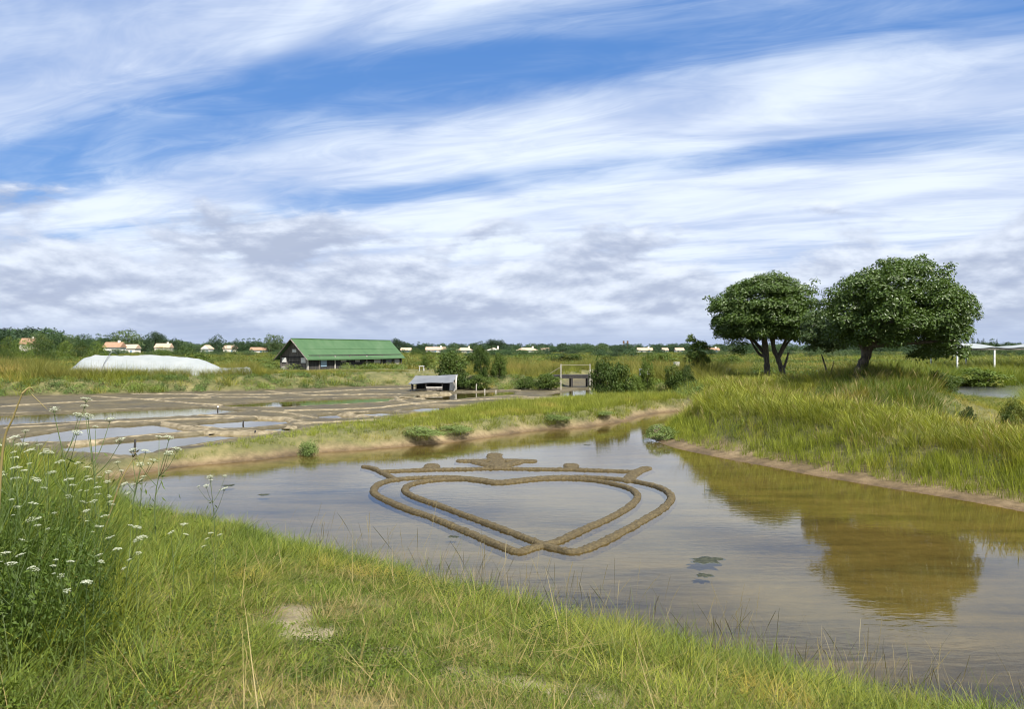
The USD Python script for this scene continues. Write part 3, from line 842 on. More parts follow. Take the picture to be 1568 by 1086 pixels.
def near_growth():
    x, y, rng = scatter(60000, 2.2, 27, 1, -0.95, 0.95)
    x = np.where(rng.uniform(size=len(x)) < 0.1, rng.uniform(-4, 4, len(x)), x)
    z, zone, dp, s_near, s_right, s_dyke, s_pan = land(x, y)
    s_path = path_zone.sd(x, y)
    gap = fbm2(x, y, 2.6, 67, 3) + rng.normal(0, .05, len(x))
    ok = (gap > .36) & (s_near > -0.25) & (dp > -0.05) & (np.hypot(x, y) > 1.9)
    b = bare(x, y)
    pn = fbm2(x, y, 0.55, 61) - 0.5
    pn2 = fbm2(x, y, 1.6, 62) - 0.5
    u = rng.uniform(size=len(x))
    yaw = rng.uniform(0, 2 * np.pi, len(x))
    left = sstep(-(x + 0.46 * y) + 0.9 * pn, -0.3, 1.7)               # tall growth on the left
    # lawn
    lawn = ok & (s_path > -0.25 + 0.5 * pn2) & (u > 0.92 * b)
    P = [('lawn_tuft', blades(30, .058, .0038, .09, .62, .7, 10 + i), M['lawn']) for i in range(3)] + [('lawn_tuft', leafy(34, .035, .08, .015, 14), M['weed_leaf']), ('lawn_tuft', blades(14, .07, .0032, .09, 1.15, .5, 15), M['straw'])]
    rng2 = np.random.default_rng(5)
    lx, ly = [], []
    # the lawn is close to the eye: sow it again, denser
    qx, qy = rng2.uniform(-3.6, 3.4, 26000), rng2.uniform(2.2, 8.8, 26000)
    keep = (path_zone.sd(qx, qy) > -0.35 + 0.5 * (fbm2(qx, qy, 1.6, 62) - 0.5)) & (rng2.uniform(size=26000) > 0.93 * bare(qx, qy)) & (np.abs(qx) < 0.75 * qy + 0.3)
    qx, qy = qx[keep], qy[keep]
    qz = ground_z(qx, qy)
    q = fbm2(qx, qy, 1.3, 63) + rng2.normal(0, 0.12, len(qx))
    idx = np.where(q > 0.60, 4, np.where(q < 0.44, 3, rng2.integers(0, 3, len(qx))))
    instancer('lawn_grass', P, np.stack([qx, qy, qz - 0.004], -1), rng2.uniform(0, 6.28, len(qx)), rng2.uniform(0.6, 1.5, len(qx)), idx, 'short trodden green grass of the path across the near bank', 'grass')
    # meadow between the path and the water, and the tall growth on the left
    pn3 = fbm2(x, y, 4.2, 66, 2) - 0.5
    h = 0.19 + 0.12 * pn + 0.10 * pn2 + 0.20 * pn3 + 0.26 * left * sstep(y, 2.5, 5)
    h = h * np.where(y > 13, 1.15, 1)
    mead = ok & (s_path < 0.18 + 0.4 * pn2)
    mx, my, mz, mh = x[mead], y[mead], z[mead], h[mead]
    edge = dp[mead] < 0.9
    mh = np.where(edge, np.maximum(mh, 0.22 + 0.32 * pn[mead] + 0.34 * pn3[mead]), mh) * (0.72 + 0.28 * sstep(-s_path[mead], 0, 0.8))
    q = fbm2(mx, my, 0.9, 64) + rng.normal(0, 0.09, len(mx))
    k = rng.integers(0, 3, len(mx))
    P = [('grass_tuft', blades(24, 1.0, .0062 / .3, .34, .42, .85, 20 + i, 4), M['meadow']) for i in range(3)] \
        + [('grass_tuft', blades(24, 1.0, .0066 / .3, .30, .36, .85, 24 + i, 4), M['green_blade']) for i in range(3)] \
        + [('straw_tuft', blades(14, .95, .0045 / .3, .30, .9, .6, 28 + i, 4), M['straw']) for i in range(2)]
    idx = np.where(q < 0.49, 3 + k, k)
    r = rng.uniform(size=len(mx))
    idx = np.where(r < 0.10 + 0.16 * (pn2[mead] > 0.05), 6 + (k % 2), idx)
    sc = np.maximum(mh, .07) * rng.uniform(0.55, 1.4, len(mx)) * np.where(idx >= 6, .8, 1)
    instancer('meadow_grass', P, np.stack([mx, my, mz - 0.01], -1), yaw[mead], np.stack([np.maximum(sc, .3), np.maximum(sc, .3), sc], -1), idx, 'long green and yellowing meadow grass on the near bank', 'grass')
    # broad-leaved weeds in it
    w = mead & (u < 0.22 + 0.30 * (pn2 > 0.04) + 0.10 * left)
    P = [('leafy_weed', leafy(90, .13, .16, .017, 30 + i), M['weed_leaf']) for i in range(3)]
    s = rng.uniform(0.6, 1.3, w.sum()) * (1 + 0.7 * left[w])
    instancer('leafy_weeds', P, np.stack([x[w], y[w], z[w] + 0.02], -1), yaw[w], s, rng.integers(0, 3, w.sum()), 'low broad-leaved green weeds growing through the grass of the near bank', 'weeds')
    # dark leafy mass under the white flowers
    c = np.array([[-4.0, 6.2], [-3.5, 5.2], [-4.2, 4.8], [-3.0, 4.3], [-4.6, 6.8]])
    dd = cKDTree(c).query(np.stack([x, y], -1))[0]
    m = ok & (dd < 0.62 + 0.7 * pn) & (u < 0.9)
    P = [('flower_foliage', merge(leafy(120, .5, .24, .032, 40 + i, 0.3), blades(14, .66, .005, .16, .25, .4, 44 + i, 4)), M['bush_leaf']) for i in range(3)]
    instancer('flower_undergrowth', P, np.stack([x[m], y[m], z[m]], -1), yaw[m], rng.uniform(0.55, 1.2, m.sum()) * (1.15 - 0.35 * dd[m]), rng.integers(0, 3, m.sum()), 'dark ferny undergrowth under the white flowers at left', 'undergrowth')
    # thin seeding grasses standing up along the water
    x2, y2, r2 = scatter(2600, 4.2, 12, 8, -0.25, 0.75)
    z2, _, dp2, sn2, *_ = land(x2, y2)
    m = (sn2 > -0.5) & (dp2 < 1.5) & (dp2 > -0.55) & (r2.uniform(size=2600) < 0.62)
    P = [('seed_stalk', blades(4, .58, .0026, .14, .26, .5, 70 + i, 8, head=2.6), M['seed']) for i in range(3)] + [('seed_stalk', blades(6, .5, .004, .1, .3, .6, 75, 5), M['green_blade'])]
    instancer('seeding_grass', P, np.stack([x2[m], y2[m], np.maximum(z2[m], -0.1)], -1), r2.uniform(0, 6.28, m.sum()), r2.uniform(0.6, 1.35, m.sum()), r2.integers(0, 4, m.sum()), 'thin brown seeding grasses standing along the water edge of the near bank', 'grass')
    # straw lying on the path
    n = 900
    qx, qy = rng2.uniform(-3.2, 3.2, n), rng2.uniform(2.4, 8, n)
    keep = path_zone.sd(qx, qy) > -0.4
    qx, qy = qx[keep], qy[keep]
    P = [('straw_stalk', blades(2, .30, .0036, .1, 1.45, .15, 90 + i, 3), M['straw']) for i in range(3)]
    instancer('loose_straw', P, np.stack([qx, qy, ground_z(qx, qy) + 0.035], -1), rng2.uniform(0, 6.28, len(qx)), rng2.uniform(.6, 1.5, len(qx)), rng2.integers(0, 3, len(qx)), 'dry straw stalks lying on the grass path', 'straw')


near_growth()


def bank_growth():
    rng = np.random.default_rng(200)
    # right bank
    n = 62000
    x, y = rng.uniform(3, 34, n), 13 + 51 * rng.uniform(0, 1, n) ** 1.3
    z, zone, dp, s_near, s_right, s_dyke, s_pan = land(x, y)
    ok = (s_right > -0.5) & (dp > 0.62) & (np.abs(x) < 0.78 * y) & (far_pond.sd(x, y) < -0.6)
    x, y, z, dp = x[ok], y[ok], z[ok], dp[ok]
    keep = (dp < 3.2) | (rng.uniform(size=len(x)) < .62)
    x, y, z, dp = x[keep], y[keep], z[keep], dp[keep]
    n = len(x)
    pn = fbm2(x, y, 0.5, 71) - 0.5
    fringe = dp < 2.1 + 1.2 * pn
    green = (np.hypot(x - 13.6, y - 29.5) < 2.8 + 2 * pn) | (np.hypot(x - 20, y - 57) < 4.5)
    k = rng.integers(0, 3, n)
    P = [('fringe_tuft', blades(26, .34, .010, .20, .16, .35, 100 + i, 3), M['fringe_blade']) for i in range(3)] \
        + [('bank_tuft', blades(24, .42, .011, .24, .24, .6, 104 + i, 4), M['bank_blade']) for i in range(3)] \
        + [('bank_tuft', blades(22, .56, .010, .24, .22, .8, 108 + i, 5, head=1.7, wind=(-.18, .05)), M['bank_blade']) for i in range(3)] \
        + [('green_tuft', blades(26, .45, .012, .24, .3, .6, 112 + i, 3), M['green_blade']) for i in range(3)] \
        + [('straw_tuft', blades(16, .60, .007, .24, .45, .6, 116 + i, 5, head=2.2), M['straw']) for i in range(2)]
    idx = np.where(fringe, k, np.where(green, 9 + k, np.where(rng.uniform(size=n) < 0.45, 6 + k, 3 + k)))
    idx = np.where((rng.uniform(size=n) < .05 + .16 * (fbm2(x, y, 1.1, 78) > .57)) & (dp > 1.6), 12 + k % 2, idx)
    sc = rng.uniform(0.5, 1.3, n) * (1 + 0.9 * pn)
    sc = np.where((idx < 3) & (dp < 1.0), sc * 0.7, sc)
    sc = np.where((x / y > .54) & (x / y < .66) & (y > 24) & (y < 58), sc * .38, sc)
    yaw = np.where(idx >= 6, rng.normal(0, 0.5, n), rng.uniform(0, 6.28, n))
    instancer('bank_grass', P, np.stack([x, y, z - 0.02], -1), yaw, sc, idx, 'tall golden green grass covering the right bank of the pond', 'grass')
    m = (rng.uniform(size=n) < 0.03 + .09 * (fbm2(x, y, .8, 77) > .6)) & (dp > 1.2)
    P = [('bank_weed', leafy(70, .35, .32, .06, 120 + i), M['shrub_leaf']) for i in range(3)]
    instancer('bank_weeds', P, np.stack([x[m], y[m], z[m]], -1), yaw[m], rng.uniform(.5, 1.1, m.sum()), rng.integers(0, 3, m.sum()), 'dark leafy weeds among the grass of the right bank', 'weeds')
    # dyke
    n = 26000
    x, y = rng.uniform(-14, 12, n), rng.uniform(19, 50, n)
    z, zone, dp, s_near, s_right, s_dyke, s_pan = land(x, y)
    pn = fbm2(x, y, 0.7, 72) - 0.5
    ok = (s_dyke > 0.05) & (dp > 0.42 + 0.7 * pn) & (rng.uniform(size=n) < 0.55 + 0.45 * sstep(x, -8, -2))
    x, y, z, dp, pn = x[ok], y[ok], z[ok], dp[ok], pn[ok]
    n = len(x)
    k = rng.integers(0, 3, n)
    P = [('dyke_tuft', blades(24, .26, .009, .17, .28, .5, 130 + i, 3), M['fringe_blade']) for i in range(3)] + [('dyke_tuft', blades(20, .30, .009, .17, .3, .5, 134 + i, 3), M['bank_blade']) for i in range(3)] + [('dyke_weed', leafy(50, .16, .2, .05, 138), M['weed_leaf'])]
    q = fbm2(x, y, 0.4, 73) + rng.normal(0, .1, n)
    idx = np.where(q > 0.5, k, 3 + k)
    idx = np.where(rng.uniform(size=n) < 0.07, 6, idx)
    sc = rng.uniform(0.6, 1.25, n) * (1 + 0.9 * pn) * (0.62 + 0.5 * sstep(x, -9, 3))
    instancer('dyke_grass', P, np.stack([x, y, z - 0.01], -1), rng.uniform(0, 6.28, n), sc, idx, 'short yellow green grass on the low dyke between pond and salt pans', 'grass')
    # reeds and tangle behind the pans
    n = 14000
    y = 46 + 62 * rng.uniform(0, 1, n) ** 1.25
    x = rng.uniform(-0.76, 0.30, n) * y
    z, zone, dp, s_near, s_right, s_dyke, s_pan = land(x, y)
    ok = (s_pan < -0.1) & (s_dyke < 0) & (s_right < 0.5) & (dp > 1) & (ditch.sd(x, y) < -0.8) & (barn_clear(x, y)) & (s_near < 0)
    x, y, z, s_pan = x[ok], y[ok], z[ok], s_pan[ok]
    n = len(x)
    pn = fbm2(x, y, 0.18, 74) - 0.5
    k = rng.integers(0, 3, n)
    P = [('reed_clump', blades(60, 1.45, .022, .55, .22, .85, 140 + i, 4, wind=(-.2, 0)), M['reed_blade']) for i in range(3)] + [('sedge_clump', blades(54, .8, .022, .55, .3, .6, 144 + i, 3), M['bank_blade']) for i in range(3)] \
        + [('purslane_clump', leafy(150, .5, .62, .11, 148 + i), M['purslane']) for i in range(3)]
    low = s_pan > -3.2 + 3 * pn
    q = fbm2(x, y, 0.3, 75) + rng.normal(0, .08, n)
    idx = np.where(low, np.where(rng.uniform(size=n) < .75, 6 + k, 3 + k), np.where(q > 0.42, k, 3 + k))
    idx = np.where(~low & (rng.uniform(size=n) < .07), 6 + k, idx)
    sc = rng.uniform(0.65, 1.2, n) * (1 + 0.6 * pn) * np.where(low, .8, 1)
    sc = sc * np.where((x > -22) & (x < -9) & (y > 70), .55, 1) * np.where((x > -12) & (y > 66), .7, 1)
    yaw = np.where(idx < 3, rng.normal(0, 0.6, n), rng.uniform(0, 6.28, n))
    pxs = 784 + x / y * F
    room = EYE - y * np.interp(pxs, [-300, 60, 100, 330, 370, 410, 620, 640, 700, 740], [16, 18, 27, 29, 20, 31, 31, 38, 40, 16]) / F - z
    sc = np.minimum(sc, np.maximum(room, .12) / np.where(idx < 3, 1.25, np.where(idx < 6, .75, .55)))
    instancer('marsh_growth', P, np.stack([x, y, z - 0.03], -1), yaw, sc, idx, 'tangle of leaning golden reeds and dark purslane behind the salt pans', 'reeds')
    # open marsh further off
    n = 15000
    u = rng.uniform(0, 1, n)
    y = 95 * (420 / 95) ** u
    x = rng.uniform(-0.74, 0.74, n) * y
    right_side = rng.uniform(size=n) < 0.22
    y = np.where(right_side, rng.uniform(36, 110, n), y)
    x = np.where(right_side, rng.uniform(0.16, 0.76, n) * y, x)
    z, zone, dp, s_near, s_right, s_dyke, s_pan = land(x, y)
    ok = (s_right < 0.5) & (s_pan < -3) & (far_pond.sd(x, y) < -1.2) & (ditch.sd(x, y) < -1) & (dp > 2) & (barn_clear(x, y))
    x, y, z = x[ok], y[ok], z[ok]
    n = len(x)
    P = [('field_clump', blades(60, .62, .045, .95, .3, .6, 160 + i, 3), M['field_blade']) for i in range(3)] + [('field_clump', blades(60, .5, .045, .95, .3, .6, 164 + i, 3), M['green_blade']) for i in range(2)] + [('low_scrub', leafy(150, .6, .9, .17, 168 + i), M['shrub_leaf']) for i in range(2)]
    q = fbm2(x, y, 0.03, 76) + rng.normal(0, .08, n)
    idx = np.where(q > .55, 5 + rng.integers(0, 2, n), np.where(q > .40, rng.integers(0, 3, n), 3 + rng.integers(0, 2, n)))
    idx = np.where(rng.uniform(size=n) < .13, 5 + rng.integers(0, 2, n), idx)
    sc = rng.uniform(.6, 1.35, n) * (0.8 + y / 330)
    sc = np.stack([sc * (1 + y / 300), sc * (1 + y / 300), sc * .85], -1)
    instancer('open_marsh', P, np.stack([x, y, z - 0.05], -1), rng.uniform(0, 6.28, n), sc, idx, 'open golden green marsh stretching towards the houses', 'marsh')

    # windblown scrub grass on the right, under the canopy
    n = 3600
    y = rng.uniform(34, 84, n)
    x = rng.uniform(.46, .76, n) * y
    z, zone, dp, s_near, s_right, *_ = land(x, y)
    ok = (far_pond.sd(x, y) < -.9) & ((s_right < 1.5) | (dp > 12)) & ~((x / y > .545) & (x / y < .66) & (y < 58))
    x, y, z = x[ok], y[ok], z[ok]
    n = len(x)
    P = [('scrub_clump', blades(60, 1.35, .024, .6, .3, .95, 180 + i, 4, wind=(-.25, 0)), M['green_blade']) for i in range(2)] + [('scrub_clump', blades(60, 1.3, .024, .6, .3, .95, 183 + i, 4, wind=(-.25, 0)), M['bank_blade']) for i in range(2)] + [('scrub_bush', leafy(170, .9, .8, .13, 186), M['shrub_leaf'])]
    q = fbm2(x, y, .12, 79) + rng.normal(0, .08, n)
    idx = np.where(q > .58, 4, np.where(q > .46, 2 + rng.integers(0, 2, n), rng.integers(0, 2, n)))
    instancer('windblown_scrub', P, np.stack([x, y, z - .04], -1), rng.normal(0, .5, n), rng.uniform(.6, 1.1, n) * np.where(y > 52, 1.15, .8), idx, 'windblown green scrub and tall grass below the white canopy at right', 'scrub')

    # rounder scrub scattered through the open marsh
    n = 620
    y = 84 * (300 / 84) ** rng.uniform(0, 1, n)
    x = rng.uniform(-.74, .40, n) * y
    z, zone, dp, s_near, s_right, s_dyke, s_pan = land(x, y)
    ok = (s_right < .5) & (s_pan < -6) & barn_clear(x, y) & (fbm2(x, y, .04, 91) > .45)
    x, y, z = x[ok], y[ok], z[ok]
    n = len(x)
    P = [('scrub_bush', leafy(240, .9, .9, .13, 190 + i), M[m]) for i, m in enumerate(('shrub_leaf', 'shrub_leaf', 'pale_shrub_leaf'))]
    sc = rng.uniform(.5, 1.35, n)
    instancer('marsh_scrub', P, np.stack([x, y, z - .04], -1), rng.uniform(0, 6.28, n), np.stack([sc * rng.uniform(.9, 2.0, n), sc, sc * .9], -1), rng.integers(0, 3, n), 'patches of olive scrub scattered through the open marsh', 'scrub')


BARN_A, BARN_B = np.array([-25.0, 90.5]), np.array([-17.0, 109.0])


def barn_clear(x, y):
    d = BARN_B - BARN_A
    L = np.linalg.norm(d)
    d = d / L
    rx, ry = x - BARN_A[0], y - BARN_A[1]
    t, s = rx * d[0] + ry * d[1], rx * d[1] - ry * d[0]
    inside = (t > -1.6) & (t < L + .4) & (np.abs(s) < 2.6)
    mound = (np.abs(x + 31.5) < 7.4) & (np.abs(y - 67.5) < 2.8)
    return ~inside & ~mound


bank_growth()


# ---------------------------------------------------------------- the barn
def gz(x, y):
    return float(ground_z(x, y)[0])


def barn():
    base = 1.12
    d = (BARN_B - BARN_A); L = float(np.linalg.norm(d))
    ang = math.atan2(d[1], d[0]) - math.pi / 2
    root = thing('salt_barn', 'old grey timber salt barn with a bright green sheet roof', 'barn', (*BARN_A, base), ang)
    # local: x across (right positive), y along (away), z up
    rng = np.random.default_rng(3)
    hw, eave, ridge = 1.92, 1.72, 3.62
    slope = (ridge - eave) / hw
    roof_at = lambda x: ridge - abs(x) * slope
    # inner dark lining, so that gaps do not show the marsh
    prof = Polygon([(-hw + .06, 0), (hw - .06, 0), (hw - .06, eave - .05), (0, ridge - .16), (-hw + .06, eave - .05)])
    core = trimesh.creation.extrude_polygon(prof, L - .12, engine='earcut')
    core.apply_transform(np.array([[1, 0, 0, 0], [0, 0, 1, .06], [0, 1, 0, 0], [0, 0, 0, 1]], float))
    core.fix_normals()
    obj('lining', core, M['dark_plank'], root)
    # front gable: upright boards over a rail, flat boards beside the door, a two-leaf door of upright boards
    def flat(name, x0, x1, z0, z1, y, t=.035, mat='plank'):
        obj(name, box(x0, x1, y - t, y, z0, z1), M[mat], root)
    x = -hw
    while x < hw - .02:
        w = min(.17 + .04 * rng.uniform(), hw - x)
        top0, top1 = roof_at(x) - .06, roof_at(x + w - .012) - .06
        lo = 1.66
        if min(top0, top1) > lo + .03:
            poly = [(x, lo), (x + w - .012, lo), (x + w - .012, top1)] + ([(0, ridge - .06)] if x < 0 < x + w - .012 else []) + [(x, top0)]
            m = trimesh.creation.extrude_polygon(Polygon(poly), .035, engine='earcut')
            m.apply_transform(np.array([[1, 0, 0, 0], [0, 0, -1, rng.uniform(-.004, .004)], [0, 1, 0, 0], [0, 0, 0, 1]], float))
            m.fix_normals()
            obj('gable_board', m, M['plank'], root)
        x += w
    for s in (-1, 1):
        z = .04
        while z < 1.56:
            hgt = .19 + .03 * rng.uniform()
            a, b = sorted((s * .86, s * (hw - .01)))
            flat('side_board', a, b, z, min(z + hgt - .012, 1.58), rng.uniform(-.004, .004))
            z += hgt
    obj('gable_rail', box(-hw, hw, -.075, -.002, 1.59, 1.65), M['dark_plank'], root)
    for i in range(8):
        x0 = -.80 + i * .2
        flat('door_board', x0, x0 + .188, .06, 1.56, rng.uniform(-.012, -.004), .04)
    for z in (.35, .98, 1.40):
        obj('door_batten', box(-.79, .79, -.085, -.053, z, z + .075), M['dark_plank'], root)
    obj('white_panel', box(-1.70, -1.10, -.09, -.05, .98, 1.52), M['white_paint'], root)
    obj('white_panel', box(1.02, 1.66, -.09, -.05, .92, 1.52), M['white_paint'], root)
    obj('white_panel', box(-.22, .34, -.085, -.045, 2.12, 2.48), M['white_paint'], root)
    obj('white_panel', box(-1.86, -1.25, -.075, -.045, .05, .52), M['pale_wood'], root)
    obj('corner_post', box(hw - .12, hw + .06, -.1, .06, 0, eave), M['pale_wood'], root)
    obj('corner_post', box(-hw - .05, -hw + .1, -.1, .05, 0, eave), M['plank'], root)
    # long side under the eaves: dark boards, pale posts, old white shutters
    y = .08
    while y < L - .1:
        w = .42 + .1 * rng.uniform()
        obj('wall_board', box(hw - .002, hw + .03 + .006 * rng.uniform(), y, min(y + w - .02, L - .05), .05, eave + .1), M['dark_plank'], root)
        y += w
    for k, (y, w, z0, z1, mat) in enumerate([(2.3, 1.1, .45, 1.25, 'shutter'), (6.2, 1.1, .95, 1.5, 'pale_wood'), (9.2, 1.0, .9, 1.5, 'pale_wood'), (13.4, 1.5, .7, 1.35, 'pale_wood'), (16.2, 1.4, .35, 1.15, 'grey_tarp'), (18.4, 1.2, .4, 1.2, 'pale_wood')]):
        obj('side_shutter', box(hw + .04, hw + .075, y, y + w, z0, z1), M[mat], root)
    for y in (1.9, 4.9, 7.9, 11.6, 15.2, 20.0):
        obj('side_post', box(hw + .04, hw + .16, y, y + .13, 0, eave - .05), M['pale_wood'] if y in (4.9, 11.6) else M['plank'], root)
    # roof: two pitches of sheets that sag a little, verge boards
    ov, fr, t = .46, .62, .05
    for s in (-1, 1):
        ny, nx = 40, 8
        yy = np.linspace(-fr, L + .35, ny)
        xx = np.linspace(0, hw + ov, nx)
        Y, X = np.meshgrid(yy, xx, indexing='ij')
        sag = -.06 * np.sin(np.pi * np.clip(Y / L, 0, 1)) * (0.5 + .5 * X / (hw + ov)) + .025 * (fbm2(X * 1.1 + 9 * s, Y, .6, 31) - .5)
        Z = ridge - X * slope + sag + .03
        top = np.stack([s * X, Y, Z], -1).reshape(-1, 3)
        bot = top - [0, 0, t]
        i, j = np.meshgrid(np.arange(ny - 1), np.arange(nx - 1), indexing='ij')
        q = np.stack([i * nx + j, (i + 1) * nx + j, (i + 1) * nx + j + 1, i * nx + j + 1], -1).reshape(-1, 4)
        f = np.vstack([q[:, [0, 1, 2]], q[:, [0, 2, 3]]])
        nv = len(top)
        ring = [*range(0, nx), *[k * nx + nx - 1 for k in range(1, ny)], *[(ny - 1) * nx + k for k in range(nx - 2, -1, -1)], *[k * nx for k in range(ny - 2, 0, -1)]]
        e = []
        for a, b in zip(ring, ring[1:] + ring[:1]):
            e += [[a, b, nv + b], [a, nv + b, nv + a]]
        m = tm(np.vstack([top, bot]), np.vstack([f, f[:, ::-1] + nv, e]))
        m.fix_normals()
        rf = obj('roof_pitch', m, M['green_sheet'], root)
        for k in (.46, .97):
            obj('sheet_seam', bar((s * (hw + ov) * k, -fr + .05, ridge - (hw + ov) * k * slope + .01), (s * (hw + ov) * k, L + .3, ridge - (hw + ov) * k * slope + .01), .05, .03), M['green_sheet'], rf)
        obj('verge_board', bar((s * .04, -fr - .03, ridge - .03), (s * (hw + ov), -fr - .03, ridge - (hw + ov) * slope - .03), .05, .19), M['plank'], root)
    obj('ridge_cap', bar((0, -fr - .02, ridge + .035), (0, L + .36, ridge + .035), .2, .05), M['green_sheet'], root)


barn()


# ---------------------------------------------------------------- covered salt heap, hut, gate frame, footbridges
def heap(name, label, c, rz, length, width, height, prof, seed, mat):
    nu, nv = 90, 34
    u, v = np.meshgrid(np.linspace(0, 1, nu), np.linspace(-1, 1, nv), indexing='ij')
    h = np.interp(u, [p for p, _ in prof], [q for _, q in prof]) * height
    cross = np.clip(1 - np.abs(v) ** 1.5, 0, 1) ** .85
    X, Y = (u - .5) * length, v * width / 2 * (0.75 + .25 * np.interp(u, [0, .1, .9, 1], [.2, 1, 1, .3]))
    wr = fbm2(X * 1.5 + Y, Y * 2.2, 1.0, seed) - .5
    wr2 = fbm2(X * 4 + Y * 2, Y * 4, 1.0, seed + 4, 3) - .5
    Z = h * cross + (.24 * wr + .14 * wr2) * np.minimum(h * cross, .6) / .6 - .12 * (1 - cross)
    top = np.stack([X, Y, Z], -1).reshape(-1, 3)
    i, j = np.meshgrid(np.arange(nu - 1), np.arange(nv - 1), indexing='ij')
    q = np.stack([i * nv + j, (i + 1) * nv + j, (i + 1) * nv + j + 1, i * nv + j + 1], -1).reshape(-1, 4)
    f = np.vstack([q[:, [0, 1, 2]], q[:, [0, 2, 3]]])
    bot = top.copy(); bot[:, 2] -= .08 + .1
    n = len(top)
    ring = [*range(0, nv), *[k * nv + nv - 1 for k in range(1, nu)], *[(nu - 1) * nv + k for k in range(nv - 2, -1, -1)], *[k * nv for k in range(nu - 2, 0, -1)]]
    e = []
    for a, b in zip(ring, ring[1:] + ring[:1]):
        e += [[a, b, n + b], [a, n + b, n + a]]
    m = tm(np.vstack([top, bot]), np.vstack([f, f[:, ::-1] + n, e]))
    m.fix_normals()
    root = thing(name, label, 'covered heap', c, rz)
    obj('tarpaulin', m, mat, root, smooth=True)
    return root


def site():
    hy = 67.5
    zz = 1.35
    r = heap('covered_salt_heap', 'long white salt heap under a wrinkled white tarpaulin beside the barn track', (-31.6, hy, zz), 0.03, 14.6, 4.8, 1.72,
             [(0, .03), (.08, .2), (.17, .90), (.22, 1), (.42, .98), (.56, 1.02), (.72, .93), (.84, .78), (.93, .45), (1, .18)], 5, M['tarp'])
    rope = curve([(-2.6, -2.3, .05), (-2.55, -1.2, 1.36), (-2.5, 0, 2.05), (-2.5, 1.2, 1.36), (-2.5, 2.3, .05)], 6)
    obj('rope', tube(rope, .025, 5), M['grey_tarp'], r)
    r = heap('sheeted_stack', 'low flat stack under a white sheet at the right end of the salt heap', (-23.4, hy - .9, zz), -0.03, 3.0, 1.8, .72, [(0, .5), (.1, .85), (.5, 1), (.8, 1.05), (.92, .95), (1, .25)], 8, M['tarp'])
    obj('pallet', box(-.9, 1.15, -.7, -.6, -.3, .25), M['dark_plank'], r)

    # hut: a lean-to of grey sheet on posts at the edge of the pans
    c = at(663, 597, .45)
    r = thing('sheet_hut', 'low open hut with a sagging grey sheet roof at the pan edge', 'hut', (c[0], c[1], .42), 0.05)
    nx, ny = 22, 10
    X, Y = np.meshgrid(np.linspace(-1.66, 1.72, nx), np.linspace(-.75, 1.35, ny), indexing='ij')
    t = (Y + .75) / 2.1
    Z = .56 + .52 * t + (.10 * (X > 0) * X / 1.7) + .05 * np.cos(X * 2.2) * (1 - t) - .05 * np.sin(np.pi * t) + .03 * (fbm2(X * 3, Y * 3, 1.0, 12) - .5)
    Xs = X + .34 * (t - .5) * 1.2
    top = np.stack([Xs, Y, Z], -1).reshape(-1, 3)
    i, j = np.meshgrid(np.arange(nx - 1), np.arange(ny - 1), indexing='ij')
    q = np.stack([i * ny + j, (i + 1) * ny + j, (i + 1) * ny + j + 1, i * ny + j + 1], -1).reshape(-1, 4)
    f = np.vstack([q[:, [0, 1, 2]], q[:, [0, 2, 3]]])
    n = len(top)
    m = tm(np.vstack([top, top - [0, 0, .03]]), np.vstack([f, f[:, ::-1] + n]))
    obj('roof_sheet', m, M['grey_tarp'], r, smooth=True)
    for x, y, h in [(-1.6, -.68, .55), (-.5, -.68, .55), (.75, -.68, .62), (1.62, -.68, .66), (-1.4, 1.25, 1.02), (1.75, 1.25, 1.14)]:
        obj('post', bar((x, y, -.1), (x, y, h), .07), M['pale_wood'] if x > 1.5 else M['dark_plank'], r)
    obj('back_wall', box(-1.35, 1.7, 1.27, 1.31, 0, 1.0), M['dark_plank'], r)
    obj('left_wall', box(-1.66, -1.6, -.6, 1.2, 0, .5), M['dark_plank'], r)
    obj('front_board', box(-.45, .72, -.80, -.74, .05, .15), M['plank'], r)
    obj('front_board', box(-.48, .75, -.79, -.735, .20, .30), M['pale_wood'], r)
    obj('side_frame', bar((1.66, -.7, -.05), (1.82, .75, 1.08), .08), M['pale_wood'], r)
    obj('side_frame', bar((1.8, .6, 0), (1.82, .75, 1.08), .07), M['pale_wood'], r)
    obj('side_sheet', tm([[1.70, -.72, .0], [1.30, -.80, .0], [1.34, -.77, .62], [1.68, -.70, .66]], [[0, 2, 1], [0, 3, 2], [0, 1, 2], [0, 2, 3]]), M['grey_tarp'], r)
    obj('side_sheet', tm([[1.73, -.60, .0], [1.83, .55, .1], [1.81, .45, .8], [1.75, -.55, .5]], [[0, 2, 1], [0, 3, 2], [0, 1, 2], [0, 2, 3]]), M['white_paint'], r)

    # two white posts with a wire between them
    a, b = at(859, 597, .38), at(903.5, 603, .3)
    b[1] = a[1]
    b[0] = (903.5 - 784) / F * b[1]
    r = thing('gate_frame', 'two tall thin white posts joined by a top wire before the footbridge', 'gate frame', (*a, .3))
    w = b[0] - a[0]
    obj('post', bar((0, 0, -.25), (0, 0, 2.12), .065), M['pale_wood'], r)
    obj('post', bar((w, 0, -.35), (w, 0, 2.12), .055), M['pale_wood'], r)
    obj('top_wire', tube(curve([(0, 0, 2.08), (w * .5, 0, 2.05), (w, 0, 2.08)], 8), .012, 5), M['pale_wood'], r)
    obj('stay', tube([(0, -.02, 1.9), (-1.6, .6, .9)], .014, 5), M['pale_wood'], r)
    obj('stay', tube([(w, .02, 1.7), (w + 1.0, .5, 1.35)], .014, 5), M['pale_wood'], r)

    # dark footbridge behind it
    c = np.array([(878 - 784) / F * 66.5, 66.5])
    r = thing('footbridge', 'dark plank footbridge on short piles behind the white posts', 'footbridge', (*c, 1.28), 0.05)
